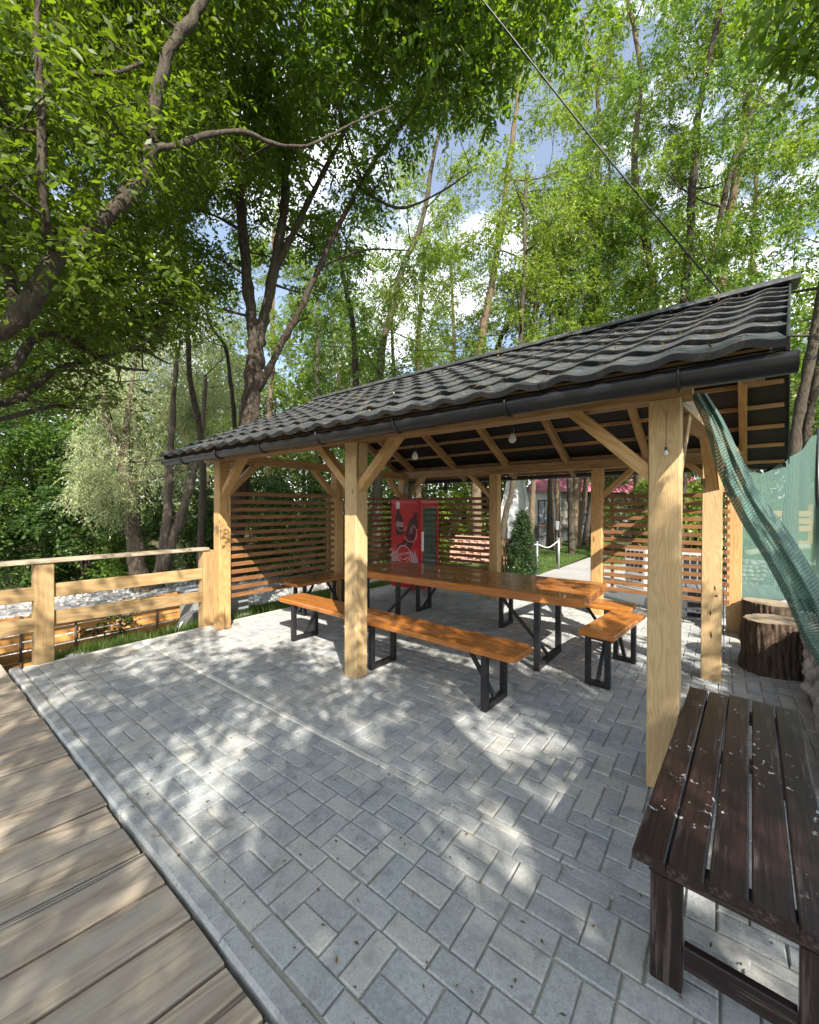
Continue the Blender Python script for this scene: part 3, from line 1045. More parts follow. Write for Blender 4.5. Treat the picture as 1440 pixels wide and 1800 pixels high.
# low slatted fence down the bank
LF = thing('low_fence', 'low sunlit orange slatted fence on thin stakes below the railing', 'fence', (-6.3, 1.5, -0.3))
for k in range(6):
    z = -0.24 + k * 0.103
    for ya, yb in ((-2.4, 0.93), (0.935, 3.4)):
        beam('slat', (-6.29 + R.gauss(0, .004), ya, z + R.gauss(0, .006)), (-6.29, yb, z + R.gauss(0, .006) + (0.02 if yb > 2 else 0)), 0.02, 0.089, LOWSLAT, LF, 0.002)
for y in (-1.9, -1.0, -0.05, 0.46, 0.94, 1.433, 1.896, 2.337, 2.8, 3.3):
    mb = MB().tube([(-6.262, y, -0.4), (-6.262, y, 0.33)], 0.013, 7)
    mb.build('stake', simple('stake_metal', (0.10, 0.075, 0.06), 0.6) if 'stake_metal' not in bpy.data.materials else bpy.data.materials['stake_metal'], LF)

# ------------------------------------------------------------------ grey utility box, white hoop, rocks
GREYB = simple('grey_box_panel', (0.22, 0.235, 0.24), 0.6, 0.0, 0.12, 4.0)
UB = thing('utility_box', 'grey utility box with an overhanging lid behind the railing end', 'utility box', (-6.02, 2.95, -0.3))
MB().box((-6.22, 2.62, -0.32), (-5.80, 3.45, 0.36)).build('body', GREYB, UB)
MB().box((-6.25, 2.58, 0.362), (-5.77, 3.49, 0.405)).build('lid', simple('grey_box_lid', (0.30, 0.32, 0.33), 0.5), UB)
HP = MB()
HP.tube(smooth_path([(-5.72, 2.36, -0.2), (-5.70, 2.42, 0.02), (-5.69, 2.52, 0.12), (-5.69, 2.66, 0.15), (-5.70, 2.80, 0.13), (-5.72, 2.95, 0.02), (-5.74, 3.02, -0.2)], 6), 0.013, 8)
HP.tube(smooth_path([(-5.78, 2.36, -0.2), (-5.76, 2.42, 0.02), (-5.75, 2.52, 0.12), (-5.75, 2.66, 0.15)], 6), 0.012, 8)
o = HP.build('bent_pipe', WHITE, None, True)
tag(o, 'white plastic pipe bent in a hoop in front of the grey utility box', 'pipe')


def rock(seed, sub=2, amp=0.28):
    rr = np.random.default_rng(seed)
    import bmesh
    bm = bmesh.new()
    bmesh.ops.create_icosphere(bm, subdivisions=sub, radius=1.0)
    V = np.array([v.co[:] for v in bm.verts])
    Fs = np.array([[v.index for v in f.verts] for f in bm.faces])
    bm.free()
    for _ in range(5):
        d = unit(rr.normal(size=3))
        V *= (1 + amp * np.clip(V @ d, -0.2, 0.6) * rr.uniform(-1, 1))[:, None]
    for _ in range(7):          # knock flat faces off
        d = unit(rr.normal(size=3))
        lim = rr.uniform(0.62, 0.9)
        h = V @ d
        V = V - np.clip(h - lim, 0, None)[:, None] * d * 0.85
    return V, Fs


ROCKM = [np_mesh('rock', *rock(s, 2), STONE, True) for s in range(6)]
PALEROCK = stone_mat('pale_rock', (0.42, 0.40, 0.36), (0.52, 0.50, 0.46))
for k, (x, y, sx, sz, lb) in enumerate(((-5.56, 1.85, 0.16, 0.09, 'flat pale rock half sunk in the grass at the paving edge'), (-5.62, 1.30, 0.22, 0.12, 'rough pale boulder in the grass close to the near railing post'), (-5.80, 2.02, 0.10, 0.06, 'small pale rock just behind the flat rock'))):
    me = ROCKM[k].copy()
    me.materials[0] = PALEROCK
    o = mobj('boulder', me, None, Matrix.Translation((x, y, -0.09 - 0.05 * (k != 0))) @ Matrix.Rotation(R.uniform(0, 6), 4, 'Z') @ Matrix.Diagonal((sx, sx * .8, sz, 1)))
    tag(o, lb, 'rock', 'rocks at the paving edge')

# ------------------------------------------------------------------ red drinks fridge
REDP = simple('red_enamel', (0.42, 0.006, 0.012), 0.3, 0.0, 0.1, 3.0, coat=0.4)
REDD = simple('dark_red_print', (0.10, 0.004, 0.006), 0.4, 0.0, 0.3, 12.0)
BOTT = simple('cola_brown_print', (0.055, 0.010, 0.010), 0.35, 0.0, 0.5, 20.0)
PRW = simple('white_print', (0.62, 0.60, 0.60), 0.45)
PRG = simple('pale_pink_print', (0.42, 0.25, 0.26), 0.45)
k_ = NT('fridge_glass')
GLS = k_.done(k_.n('MixShader', {0: 0.55, 1: k_.n('BsdfTransparent', {'Color': (0.55, 0.75, 0.66)}).outputs[0], 2: k_.bsdf((0.10, 0.145, 0.125), 0.12, spec=0.8)}).outputs[0])  # the flat grey-green reflection is painted into the colour of the glass
FR = thing('drinks_fridge', 'tall red drinks fridge with printed bottles and a glass door in the back corner', 'fridge', (-4.59, 6.14, 0.0), rotz=-0.03)
MF = WM[FR.name]
FW2, FD2, FH0, FH1 = 0.345, 0.275, 0.10, 1.735


def fpart(nm, mb, mat, parent=FR, smooth=False):
    return mobj(nm, py_mesh(nm, mb.V, mb.F, mat, smooth), parent, MF)


mb = MB()
mb.box((-FW2, -FD2, FH0), (FW2 - 0.02, -FD2 + 0.03, FH1)).box((-FW2, FD2 - 0.03, FH0), (FW2 - 0.02, FD2, FH1)).box((-FW2, -FD2 + .0302, FH0), (-FW2 + 0.03, FD2 - .0302, FH1))
mb.box((-FW2 + .0302, -FD2 + .0302, FH0), (FW2 - 0.02, FD2 - .0302, FH0 + 0.16)).box((-FW2 + .0302, -FD2 + .0302, FH1 - 0.12), (FW2 - 0.02, FD2 - .0302, FH1))
BODY = fpart('body', mb, REDP)
fpart('lining', MB().box((-FW2 + .031, -FD2 + .031, FH0 + .161), (-FW2 + .04, FD2 - .031, FH1 - .121)), simple('fridge_lining', (0.25, 0.30, 0.27), 0.5), BODY)
DOOR = fpart('door', MB().box((FW2 - 0.018, -FD2, FH0 + 0.02), (FW2 + 0.02, -FD2 + 0.055, FH1 - 0.02)).box((FW2 - 0.018, FD2 - 0.055, FH0 + 0.02), (FW2 + 0.02, FD2, FH1 - 0.02)).box((FW2 - 0.018, -FD2 + .0552, FH0 + .02), (FW2 + .02, FD2 - .0552, FH0 + .20)).box((FW2 - .018, -FD2 + .0552, FH1 - .15), (FW2 + .02, FD2 - .0552, FH1 - .02)), REDP)
fpart('glass', MB().box((FW2 - 0.006, -FD2 + 0.0553, FH0 + 0.201), (FW2 + 0.006, FD2 - 0.0553, FH1 - 0.151)), GLS, DOOR)
fpart('handle', MB().box((FW2 + 0.021, -FD2 + 0.012, 0.80), (FW2 + 0.05, -FD2 + 0.04, 1.15)), WHITE, DOOR)
for z in (0.45, 0.72, 0.98, 1.24, 1.45):
    mb = MB()
    for j in range(9):
        y = -FD2 + 0.05 + j * (2 * FD2 - 0.1) / 8
        mb.box((-FW2 + 0.05, y - 0.003, z), (FW2 - 0.04, y + 0.003, z + 0.006))
    mb.box((FW2 - 0.05, -FD2 + 0.04, z - 0.012), (FW2 - 0.042, FD2 - 0.04, z + 0.02))
    fpart('shelf', mb, simple('shelf_wire', (0.5, 0.52, 0.5), 0.4) if 'shelf_wire' not in bpy.data.materials else bpy.data.materials['shelf_wire'], BODY)
for sx in (-1, 1):
    for sy in (-1, 1):
        fpart('caster', MB().tube([(sx * 0.29 - 0.015, sy * 0.22, 0.036), (sx * 0.29 + 0.015, sy * 0.22, 0.036)], 0.036, 14).box((sx * 0.29 - 0.02, sy * 0.22 - 0.012, 0.06), (sx * 0.29 + 0.02, sy * 0.22 + 0.012, 0.10)), simple('caster_grey', (0.35, 0.35, 0.36), 0.5) if 'caster_grey' not in bpy.data.materials else bpy.data.materials['caster_grey'])


def decal(nm, pts, mat, lift):
    """flat print on the side facing the table: points (u across, z up)"""
    n = len(pts)
    y = -FD2 - lift
    pts = [(u, z + 0.10) for u, z in pts]
    V = [(u, y, z) for u, z in pts] + [(u, y + 0.0006, z) for u, z in pts]
    Fs = [tuple(range(n)), tuple(range(2 * n - 1, n - 1, -1))] + [(i, i + n, (i + 1) % n + n, (i + 1) % n) for i in range(n)]
    return mobj(nm, py_mesh(nm, V, Fs, mat), BODY, MF)


def ring_pts(cu, cz, r0, r1, a0=0, a1=360, n=26, sq=1.0):
    out = []
    for k in range(n + 1):
        a = math.radians(a0 + (a1 - a0) * k / n)
        out.append((cu + r1 * math.cos(a), cz + r1 * sq * math.sin(a)))
    inn = []
    for k in range(n, -1, -1):
        a = math.radians(a0 + (a1 - a0) * k / n)
        inn.append((cu + r0 * math.cos(a), cz + r0 * sq * math.sin(a)))
    return out + inn


def arc_band(nm, cu, cz, r0, r1, a0, a1, mat, lift, sq=1.0):
    n = 26
    P = ring_pts(cu, cz, r0, r1, a0, a1, n, sq)
    y = -FD2 - lift
    V = [(u, y, z + 0.10) for u, z in P]
    m = n + 1
    Fs = [(i, i + 1, 2 * m - 2 - i, 2 * m - 1 - i) for i in range(n)]
    return mobj(nm, py_mesh(nm, V, Fs, mat), BODY, MF)


def bottle_pts(cu, z0, h, w, ang):
    prof = [(0, .42), (.06, .5), (.22, .46), (.34, .40), (.46, .46), (.58, .48), (.70, .36), (.80, .20), (.90, .15), (.92, .17), (1.0, .17)]
    P = [(s * w, t * h) for t, s in prof] + [(-s * w, t * h) for t, s in reversed(prof)]
    c, s = math.cos(ang), math.sin(ang)
    return [(cu + a * c - b * s, z0 + a * s + b * c) for a, b in P]


decal('bottle_print', bottle_pts(-0.13, 0.98, 0.50, 0.21, 0.10), BOTT, 0.0012)
decal('cap_print', [(-0.225, 1.46), (-0.150, 1.455), (-0.135, 1.56), (-0.160, 1.595), (-0.205, 1.60), (-0.228, 1.57)], PRW, 0.002)
decal('label_print', [(-0.215, 1.13), (-0.06, 1.12), (-0.04, 1.20), (-0.225, 1.22)], PRG, 0.002)
decal('bottle_print', bottle_pts(0.10, 0.92, 0.50, 0.24, -0.32), BOTT, 0.0016)
decal('bottle_print', bottle_pts(-0.16, 0.66, 0.46, 0.24, -0.95), REDD, 0.0010)
arc_band('outline_print', 0.12, 1.02, 0.145, 0.152, -150, 60, PRW, 0.0026, 1.1)
arc_band('outline_print', -0.10, 1.16, 0.11, 0.116, 170, 350, PRW, 0.0026)
arc_band('outline_print', -0.10, 0.80, 0.15, 0.156, 185, 330, PRG, 0.0026)
arc_band('outline_print', -0.04, 0.70, 0.17, 0.18, 190, 352, PRW, 0.0030)
decal('splash_print', [(-0.34, 0.46), (-0.20, 0.45), (-0.19, 0.53), (-0.24, 0.60), (-0.22, 0.69), (-0.27, 0.64), (-0.29, 0.74), (-0.33, 0.66)], PRG, 0.0014)
decal('splash_print', [(0.12, 0.44), (0.31, 0.42), (0.30, 0.56), (0.25, 0.62), (0.24, 0.72), (0.20, 0.62), (0.17, 0.70), (0.13, 0.58)], PRG, 0.0014)
P = [(-0.04 + 0.155 * math.cos(a), 0.62 + 0.155 * math.sin(a)) for a in np.linspace(0, 2 * math.pi, 28, endpoint=False)]
decal('disc_print', P, REDP, 0.0035)
arc_band('outline_print', -0.04, 0.62, 0.155, 0.166, 0, 360, PRW, 0.0042)
arc_band('outline_print', -0.04, 0.66, 0.135, 0.142, 215, 330, PRW, 0.0042)


def lettering(nm, text, size, M, mat, parent, shear=0.3):
    cu = bpy.data.curves.new(nm, 'FONT')
    cu.body = text
    cu.size = size
    cu.shear = shear
    cu.align_x = 'CENTER'
    cu.extrude = 0.0004
    tmp = bpy.data.objects.new('tmp_text', cu)
    COL.objects.link(tmp)
    me = bpy.data.meshes.new_from_object(tmp.evaluated_get(bpy.context.evaluated_depsgraph_get()))
    bpy.data.objects.remove(tmp)
    bpy.data.curves.remove(cu)
    me.materials.clear()
    me.materials.append(mat)
    return mobj(nm, me, parent, M)


def face_text(u, z, roll, lift):
    return MF @ Matrix.Translation((u, -FD2 - lift, z + 0.10)) @ Matrix.Rotation(math.pi / 2, 4, 'X') @ Matrix.Rotation(roll, 4, 'Z')


lettering('logo_lettering', 'Coca-Cola', 0.062, face_text(-0.045, 0.605, 0.22, 0.006), PRW, BODY, 0.45)
for bu, bz, ba in ((-0.17, 1.08, 0.10), (0.10, 1.0, -0.32), (0.14, 1.0, -0.32), (-0.10, 0.72, -0.95)):
    c_, s_ = math.cos(ba), math.sin(ba)
    decal('highlight_print', [(bu + a * c_ - b * s_, bz + a * s_ + b * c_) for a, b in ((-.006, 0), (.006, 0.01), (.008, .14), (.0, .20), (-.008, .12))], PRG, 0.0031)
lettering('logo_lettering', 'Coca-Cola', 0.030, face_text(-0.135, 1.158, 0.05, 0.0036), REDP, BODY, 0.45)

# ------------------------------------------------------------------ stumps
k_ = NT('stump_cut')
oo = k_.obj()
dd = k_.n('VectorMath', {0: k_.n('VectorMath', {0: oo, 1: k_.mapping(k_.n('TexNoise', {'Vector': oo, 'Scale': 5.0}).outputs['Color'], (0.05, 0.05, 0.0))}, operation='ADD').outputs[0]}, operation='LENGTH').outputs['Value']
rg = k_.math('FRACT', k_.math('MULTIPLY', dd, 55.0))
cc = k_.mix(k_.ramp(rg, [(0.1, 0.0), (0.8, 1.0)]), (0.30, 0.24, 0.15), (0.22, 0.165, 0.10))
cc = k_.mix(k_.ramp(k_.noise(oo, 6.0), [(0.4, 0.0), (0.7, 0.7)]), cc, (0.15, 0.13, 0.10))
CUT = k_.done(k_.bsdf(cc, 0.85, k_.bump(rg, 0.2, 0.004)))


def stump(label, x, y, r, h, seed, tilt):
    t = thing('tree_stump', label, 'stump', (x, y, 0), 'sawn stump seats by the gabion wall')
    rr = np.random.default_rng(seed)
    ph = rr.uniform(0, 6.28, 12)
    n, nz = 120, 26

    def rad(a, z):
        v = 1 + 0.05 * np.sin(2 * a + ph[0]) + 0.035 * np.sin(3 * a + ph[1]) + 0.02 * np.sin(5 * a + ph[2])
        ridges = 0.015 * np.abs(np.sin(13 * a + ph[3] + 0.5 * np.sin(5 * z + ph[4]))) + 0.011 * np.abs(np.sin(23 * a + ph[5] + 0.9 * np.sin(9 * z + ph[6]))) + 0.005 * np.sin(31 * a + 14 * z) + 0.010 * np.sin(7 * a + ph[7] + 3 * z) * np.sin(17 * z + ph[8] + 2 * np.sin(5 * a)) + 0.018 * np.exp(-z * 14)
        return r * (v * (1 + 0.05 * (1 - z / h))) + ridges - 0.012
    a = np.arange(n) / n * 2 * math.pi
    V = []
    for j in range(nz):
        z = h * j / (nz - 1)
        rz = rad(a, z)
        V.append(np.stack([rz * np.cos(a), rz * np.sin(a), np.full(n, z) + tilt * rz * np.cos(a) * (j / (nz - 1))], -1))
    V = np.vstack(V)
    i = np.arange(nz - 1)[:, None] * n
    j = np.arange(n)[None, :]
    Fq = np.stack([i + j, i + (j + 1) % n, i + n + (j + 1) % n, i + n + j], -1).reshape(-1, 4)
    M = WM[t.name]
    mobj('bark', np_mesh('bark', V, Fq, BARKS), t, M)
    top = V[-n:].copy()
    top[:, :2] *= 0.992
    cen = np.array([[0, 0, h + 0.002]])
    mobj('cut_face', py_mesh('cut_face', np.vstack([top, cen]), [(q, (q + 1) % n, n) for q in range(n)], CUT, True), t, M)


stump('stocky sawn stump with rough bark, the nearer of the two by the gabion wall', 0.425, 5.26, 0.225, 0.50, 3, 0.06)
stump('sawn stump half hidden behind the nearer stump, in front of the white pallets', 0.47, 6.36, 0.225, 0.47, 8, -0.03)

# ------------------------------------------------------------------ gabion walls
WIRE = simple('gabion_wire', (0.22, 0.22, 0.22), 0.45, 0.7)


def gabion(label, corners, nst, size, seed, cell):
    """corners: origin, along vector, depth vector, height"""
    p0, al, dp, h = corners
    p0, al, dp = np.array(p0, float), np.array(al, float), np.array(dp, float)
    t = thing('gabion_wall', label, 'gabion wall', p0 + al / 2 + dp / 2, 'gabion walls')
    rr = np.random.default_rng(seed)
    La, Ld = np.linalg.norm(al), np.linalg.norm(dp)
    ua, ud = al / La, dp / Ld
    core = MB()
    q = [p0 + ua * .05 + ud * .07, p0 + al - ua * .05 + ud * .07, p0 + al - ua * .05 + dp - ud * .02, p0 + dp + ua * .05 - ud * .02]
    core.add([tuple(v[:2]) + (z,) for z in (-0.05 + p0[2], p0[2] + h - 0.07) for v in q], [(0, 3, 2, 1), (4, 5, 6, 7), (0, 1, 5, 4), (1, 2, 6, 5), (2, 3, 7, 6), (3, 0, 4, 7)])
    core.build('stone_core', CORE, t)
    nrow = max(3, int(h / (size * 0.62)))
    made = 0
    for rw in range(nrow):
        z = p0[2] + (rw + 0.5) * h / nrow
        x = rr.uniform(0, size * .5)
        while x < La and made < nst:
            s = size * rr.uniform(0.75, 1.3)
            P = p0 + ua * (x + s * 0.4) + ud * (0.045 + rr.uniform(-0.03, 0.015))
            M = Matrix.Translation((P[0], P[1], z + rr.uniform(-.01, .01))) @ Matrix.Rotation(rr.uniform(-.5, .5), 4, 'X') @ Matrix.Rotation(rr.uniform(0, 6.28), 4, 'Z') @ Matrix.Diagonal((s * .56, s * .5, h / nrow * rr.uniform(.50, .64), 1))
            mobj('stone', ROCKM[rr.integers(6)], t, M)
            made += 1
            x += s * 0.86
    # top layer
    y = 0.06
    while y < Ld:
        x = rr.uniform(0, size * .5)
        while x < La and made < nst:
            s = size * rr.uniform(0.75, 1.3)
            P = p0 + ua * (x + s * 0.4) + ud * (y + rr.uniform(-.015, .015))
            M = Matrix.Translation((P[0], P[1], p0[2] + h - 0.045 + rr.uniform(-.012, .015))) @ Matrix.Rotation(rr.uniform(0, 6.28), 4, 'Z') @ Matrix.Rotation(rr.uniform(-.3, .3), 4, 'X') @ Matrix.Diagonal((s * .55, s * .5, s * .40, 1))
            mobj('stone', ROCKM[rr.integers(6)], t, M)
            made += 1
            x += s * 0.86
        y += size * 0.85
    mb = MB()
    nv = int(La / cell)
    for k in range(nv + 1):
        P = p0 + ua * (La * k / nv) - ud * 0.012
        mb.tube([(P[0], P[1], p0[2]), (P[0], P[1], p0[2] + h)], 0.0022, 4)
        Q = P + dp
        mb.tube([(P[0], P[1], p0[2] + h + .002), (Q[0], Q[1], p0[2] + h + .002)], 0.0022, 4)
    for k in range(int(h / cell) + 1):
        z = p0[2] + k * h / int(h / cell)
        A, B = p0 - ud * 0.015, p0 + al - ud * 0.015
        mb.tube([(A[0], A[1], z), (B[0], B[1], z)], 0.0022, 4)
    mb.build('wire_mesh', WIRE, t)
    return t


gabion('stone filled gabion wall beside the dark bench and the nearer stump, under the green net', ((0.545, 3.0, 0), (0.10, 2.65, 0), (0.50, -0.02, 0), 0.53), 200, 0.125, 5, 0.13)
gabion('distant gabion wall holding up the lawn behind the white pallets', ((0.12, 10.75, 0), (1.5, 0.25, 0), (-0.05, 0.45, 0), 0.52), 160, 0.12, 6, 0.10)

# ------------------------------------------------------------------ white pallets, trestle
PALW = wood('white_pallet_wood', (0.62, 0.63, 0.64), (0.40, 0.41, 0.42), 0.7, 7.0, 0.2, knots=False)


def pallet(label, x, y, z, rot):
    t = thing('pallet', label, 'pallet', (x, y, z), 'white wooden pallets stacked behind the stumps', rot)
    M = WM[t.name]
    L, W = 1.2, 1.0

    def bx(nm, lo, hi):
        c = [(a + b) / 2 for a, b in zip(lo, hi)]
        s = [b - a for a, b in zip(lo, hi)]
        V, Fs = cbox(s[0], s[1], s[2], 0.003)
        mobj(nm, py_mesh(nm, V, Fs, PALW), t, M @ Matrix.Translation(c))

    def by(nm, lo, hi):
        c = [(a + b) / 2 for a, b in zip(lo, hi)]
        s = [b - a for a, b in zip(lo, hi)]
        V, Fs = cbox(s[1], s[0], s[2], 0.003)
        mobj(nm, py_mesh(nm, V, Fs, PALW), t, M @ Matrix.Translation(c) @ Matrix.Rotation(math.pi / 2, 4, 'Z'))
    for k in range(9):
        xx = -L / 2 + k * (L - 0.118) / 8
        by('top_board', (xx, -W / 2, 0.122), (xx + 0.118, W / 2, 0.144))
    for yy in (-W / 2, -0.05, W / 2 - 0.1):
        bx('cross_board', (-L / 2, yy, 0.100), (L / 2, yy + 0.1, 0.1215))
        bx('bottom_board', (-L / 2, yy, 0.0), (L / 2, yy + 0.1, 0.0215))
        for xx in (-L / 2, -0.07, L / 2 - 0.14):
            bx('block', (xx, yy + 0.001, 0.022), (xx + 0.14, yy + 0.099, 0.0995))


pallet('lowest white wooden pallet of the stack behind the stumps', 0.06, 7.52, -0.004, 0.08)
pallet('white wooden pallet in the middle of the stack', 0.07, 7.53, 0.142, 0.06)
pallet('topmost white wooden pallet, sunlit boards behind the stumps', 0.06, 7.52, 0.288, 0.09)
t = thing('trestle', 'white slanted timber trestle leaning beside the pallet stack', 'trestle', (0.85, 7.9, 0))
beam('leg', tuple(at(1358, 1056, 7.2)), tuple(at(1366, 1008, 7.5)), 0.035, 0.02, PALW, t)
beam('leg', tuple(at(1372, 1056, 7.2)), tuple(at(1384, 1032, 7.3)), 0.035, 0.02, PALW, t)
beam('brace', tuple(at(1352, 1015, 7.5)), tuple(at(1371, 1015, 7.45)), 0.03, 0.02, PALW, t)
# patterned white crates on the path behind the slats
CRW = simple('crate_white', (0.6, 0.6, 0.58), 0.6)
CRB = simple('crate_pattern', (0.03, 0.03, 0.035), 0.6)


def crate(label, x, y, z, w, h, rot, seed):
    t = thing('crate', label, 'crate', (x, y, z), 'white crates with dark openings', rot)
    M = WM[t.name]
    rr = random.Random(seed)
    mb = MB().box((-w / 2, -w / 2, 0), (w / 2, w / 2, h))
    mobj('body', py_mesh('body', mb.V, mb.F, CRW), t, M)
    for r_ in range(2):
        for c_ in range(4):
            mb = MB()
            a = -w / 2 + 0.03 + c_ * (w - 0.06) / 4
            z0 = 0.04 + r_ * (h - 0.06) / 2
            mb.box((a, -w / 2 - 0.004, z0 + rr.uniform(0, .02)), (a + (w - 0.06) / 4 - 0.02, -w / 2 - 0.001, z0 + (h - 0.06) / 2 - 0.03))
            mobj('opening', py_mesh('opening', mb.V, mb.F, CRB), t, M)


for k, (nm, z) in enumerate((('lowest white crate', 0.0), ('middle white crate', 0.262), ('top white crate', 0.524))):
    crate(nm + ' of the three stacked on the path behind the right slats', -1.25, 9.35, z, 0.42, 0.26, -0.5 + 0.05 * k, k)
crate('single white crate standing on the path behind the pallets', -0.35, 9.0, 0.0, 0.5, 0.8, -0.2, 9)

# ------------------------------------------------------------------ green shade net
def net_mat(nm, base_op):
    k = NT(nm)
    uv = k.n('UVMap').outputs[0]
    sx = k.n('SeparateXYZ', {0: uv})
    w1 = k.math('SINE', k.math('MULTIPLY', sx.outputs[0], 1.0))
    p = k.pos()
    fine = k.noise(p, 90.0, 3.0, 0.7)
    lines = k.math('ABSOLUTE', k.math('SINE', k.math('ADD', k.math('MULTIPLY', sx.outputs[0], 330.0), k.math('MULTIPLY', k.noise(p, 5.0, 2.0), 5.0))))
    op = k.math('ADD', k.math('MULTIPLY', lines, 0.28), k.math('MULTIPLY', fine, 0.28))
    op = k.math('ADD', op, base_op)
    c = k.mix(lines, (0.045, 0.11, 0.088), (0.135, 0.235, 0.20))
    b = k.bsdf(c, 0.5, k.bump(lines, 0.4, 0.01), spec=0.5)
    tr = k.n('BsdfTranslucent', {'Color': (0.04, 0.11, 0.083)}).outputs[0]
    s = k.n('MixShader', {0: 0.35, 1: b, 2: tr}).outputs[0]
    return k.done(k.n('MixShader', {0: op, 1: k.n('BsdfTransparent').outputs[0], 2: s}).outputs[0])


NETM = net_mat('green_net_gathered', 0.60)
NETS = net_mat('green_net_single', 0.48)


def sheet(name, grid, mat, label, cat):
    """grid: rows x cols of points; UV x runs along the rows"""
    gr = np.array(grid)
    nu, nv = gr.shape[:2]
    V = gr.reshape(-1, 3)
    i = (np.arange(nu - 1)[:, None] * nv + np.arange(nv - 1)[None, :]).reshape(-1)
    Fq = np.stack([i, i + 1, i + nv + 1, i + nv], -1)
    me = np_mesh(name, V, Fq, mat, True)
    uvl = me.uv_layers.new(name='UVMap')
    uu = np.repeat(np.linspace(0, 1, nu), nv)
    vv = np.tile(np.linspace(0, 1, nv), nu)
    idx = Fq.ravel()
    uvl.data.foreach_set('uv', np.stack([uu[idx], vv[idx]], -1).astype(np.float32).ravel())
    o = mobj(name, me)
    tag(o, label, cat, 'green shade nets')
    return o


left = smooth_path([(1213, 693, 2.72), (1240, 752, 2.80), (1262, 830, 2.86), (1300, 912, 2.95), (1345, 985, 3.05), (1385, 1062, 3.15), (1412, 1125, 3.22), (1470, 1215, 3.3)], 12)
right = smooth_path([(1242, 690, 2.80), (1272, 738, 2.95), (1302, 800, 3.05), (1338, 868, 3.15), (1385, 932, 3.25), (1440, 1020, 3.35), (1490, 1110, 3.4), (1560, 1190, 3.45)], 12)
rows = []
for a, b in zip(left, right):
    row = []
    for j in range(31):
        v = j / 30
        px, py, d = a + (b - a) * v
        s = len(rows) / len(left)
        d += 0.07 * math.sin(math.pi * v) * -1 + 0.030 * math.sin(v * 12 + s * 4) + 0.012 * math.sin(v * 27 + s * 9) + 0.008 * math.sin(v * 45 - s * 17)
        row.append(at(px, py, d))
    rows.append(row)
sheet('shade_net', rows, NETM, 'green net gathered into a twisted band hanging from the big front post to the gabion', 'shade net')
top = smooth_path([(1292, 806, 6.6), (1335, 832, 6.8), (1375, 812, 7.0), (1408, 792, 7.2), (1437, 764, 7.4), (1480, 800, 7.4), (1540, 820, 7.5)], 10)
rows = []
for i, (px, py, d) in enumerate(top):
    s = i / (len(top) - 1)
    col = []
    P0 = at(px, py, d)
    for j in range(26):
        v = j / 25
        P = P0.copy()
        P[2] = P0[2] - v * (P0[2] - 0.42)
        off = 0.05 * math.sin(s * 13 + 2 * v) * (0.4 + v) + 0.015 * math.sin(s * 29 + 4 * v) + 0.012 * math.sin(v * 9 + s * 8)
        P[1] += off
        P[0] += 0.5 * off
        col.append(P)
    rows.append(col)
sheet('shade_net', rows, NETS, 'flat green net stretched from the roof corner to a pole above the lawn', 'shade net')
o = MB().tube([tuple(at(1438, 1010, 7.42)), tuple(at(1438, 752, 7.42))], 0.018, 8).build('net_pole', STEEL, None, True)
tag(o, 'thin dark pole carrying the peak of the flat green net', 'pole')

# ------------------------------------------------------------------ cables, bulbs, light string
def cable(name, label, pts, r, sag=0.0):
    P = smooth_path(pts, 14)
    o = MB().tube(P, r, 6).build(name, CABLE, None, True)
    tag(o, label, 'cable')


A, B = np.array([0.02, 4.55, 3.44]), at(832, -20, 3.3)
mid = (A + B) / 2 - np.array([0, 0, 0.03])
C_ = B + (B - A) * 0.6
cable('power_cable', 'thick black cable running from the roof ridge up over the trees', [A, mid, B, C_], 0.0075)
A, B = at(470, 603, 10.5), at(1010, 622, 10.5)
cable('thin_wire', 'thin wire strung level through the trees behind the roof', [A, (A + B) / 2 - np.array([0, 0, .05]), B], 0.007)
k_ = NT('bulb_glass')
BULB = k_.done(k_.bsdf((0.75, 0.76, 0.74), 0.12, spec=0.6, **{'Transmission Weight': 0.25}))


def bulb(label, P, drop, q=1.0):
    P = Vector([float(c) for c in P])
    t = thing('light_bulb', label, 'light bulb', P, 'bare bulbs hung from the rafters')
    MB().tube([P + Vector((0, 0, 0.05 * q)), P + Vector((0, 0, 0.05 * q + drop))], 0.004 * q, 6).build('flex', CABLE, t)
    MB().tube([P + Vector((0, 0, 0.02 * q)), P + Vector((0, 0, 0.06 * q))], 0.016 * q, 12).build('socket', CABLE, t)
    prof = [(0.0, 0.012), (-0.01, 0.016), (-0.03, 0.027), (-0.05, 0.030), (-0.065, 0.024), (-0.074, 0.012), (-0.077, 0.001)]
    MB().tube([P + Vector((0, 0, (0.02 + a) * q)) for a, _ in prof], [b * q for _, b in prof], 14).build('glass_bulb', BULB, t, True)


bulb('bare bulb under the roof just beside the middle front post', (-2.28, 3.05, 2.075), 0.36)
bulb('bare bulb under the middle of the roof', (-1.30, 3.02, 2.135), 0.32)
bulb('small bare bulb touching the top of the big front post', (-0.235, 2.603, 1.875), 0.2, 0.42)
t = thing('light_string', 'thin wire with tiny lights running down the slim post beside the stumps', 'light string', (0.035, 4.60, 1.0))
MB().tube([(0.036 + 0.004 * math.sin(z * 7), 4.575 + 0.003 * math.cos(z * 5), z) for z in np.linspace(0.2, 2.1, 40)], 0.003, 5).build('wire', CABLE, t)
for k in range(20):
    z = 0.3 + k * 0.092
    MB().tube([(0.041, 4.572, z - .006), (0.041, 4.572, z + .006)], 0.005, 6).build('led', BULB, t)
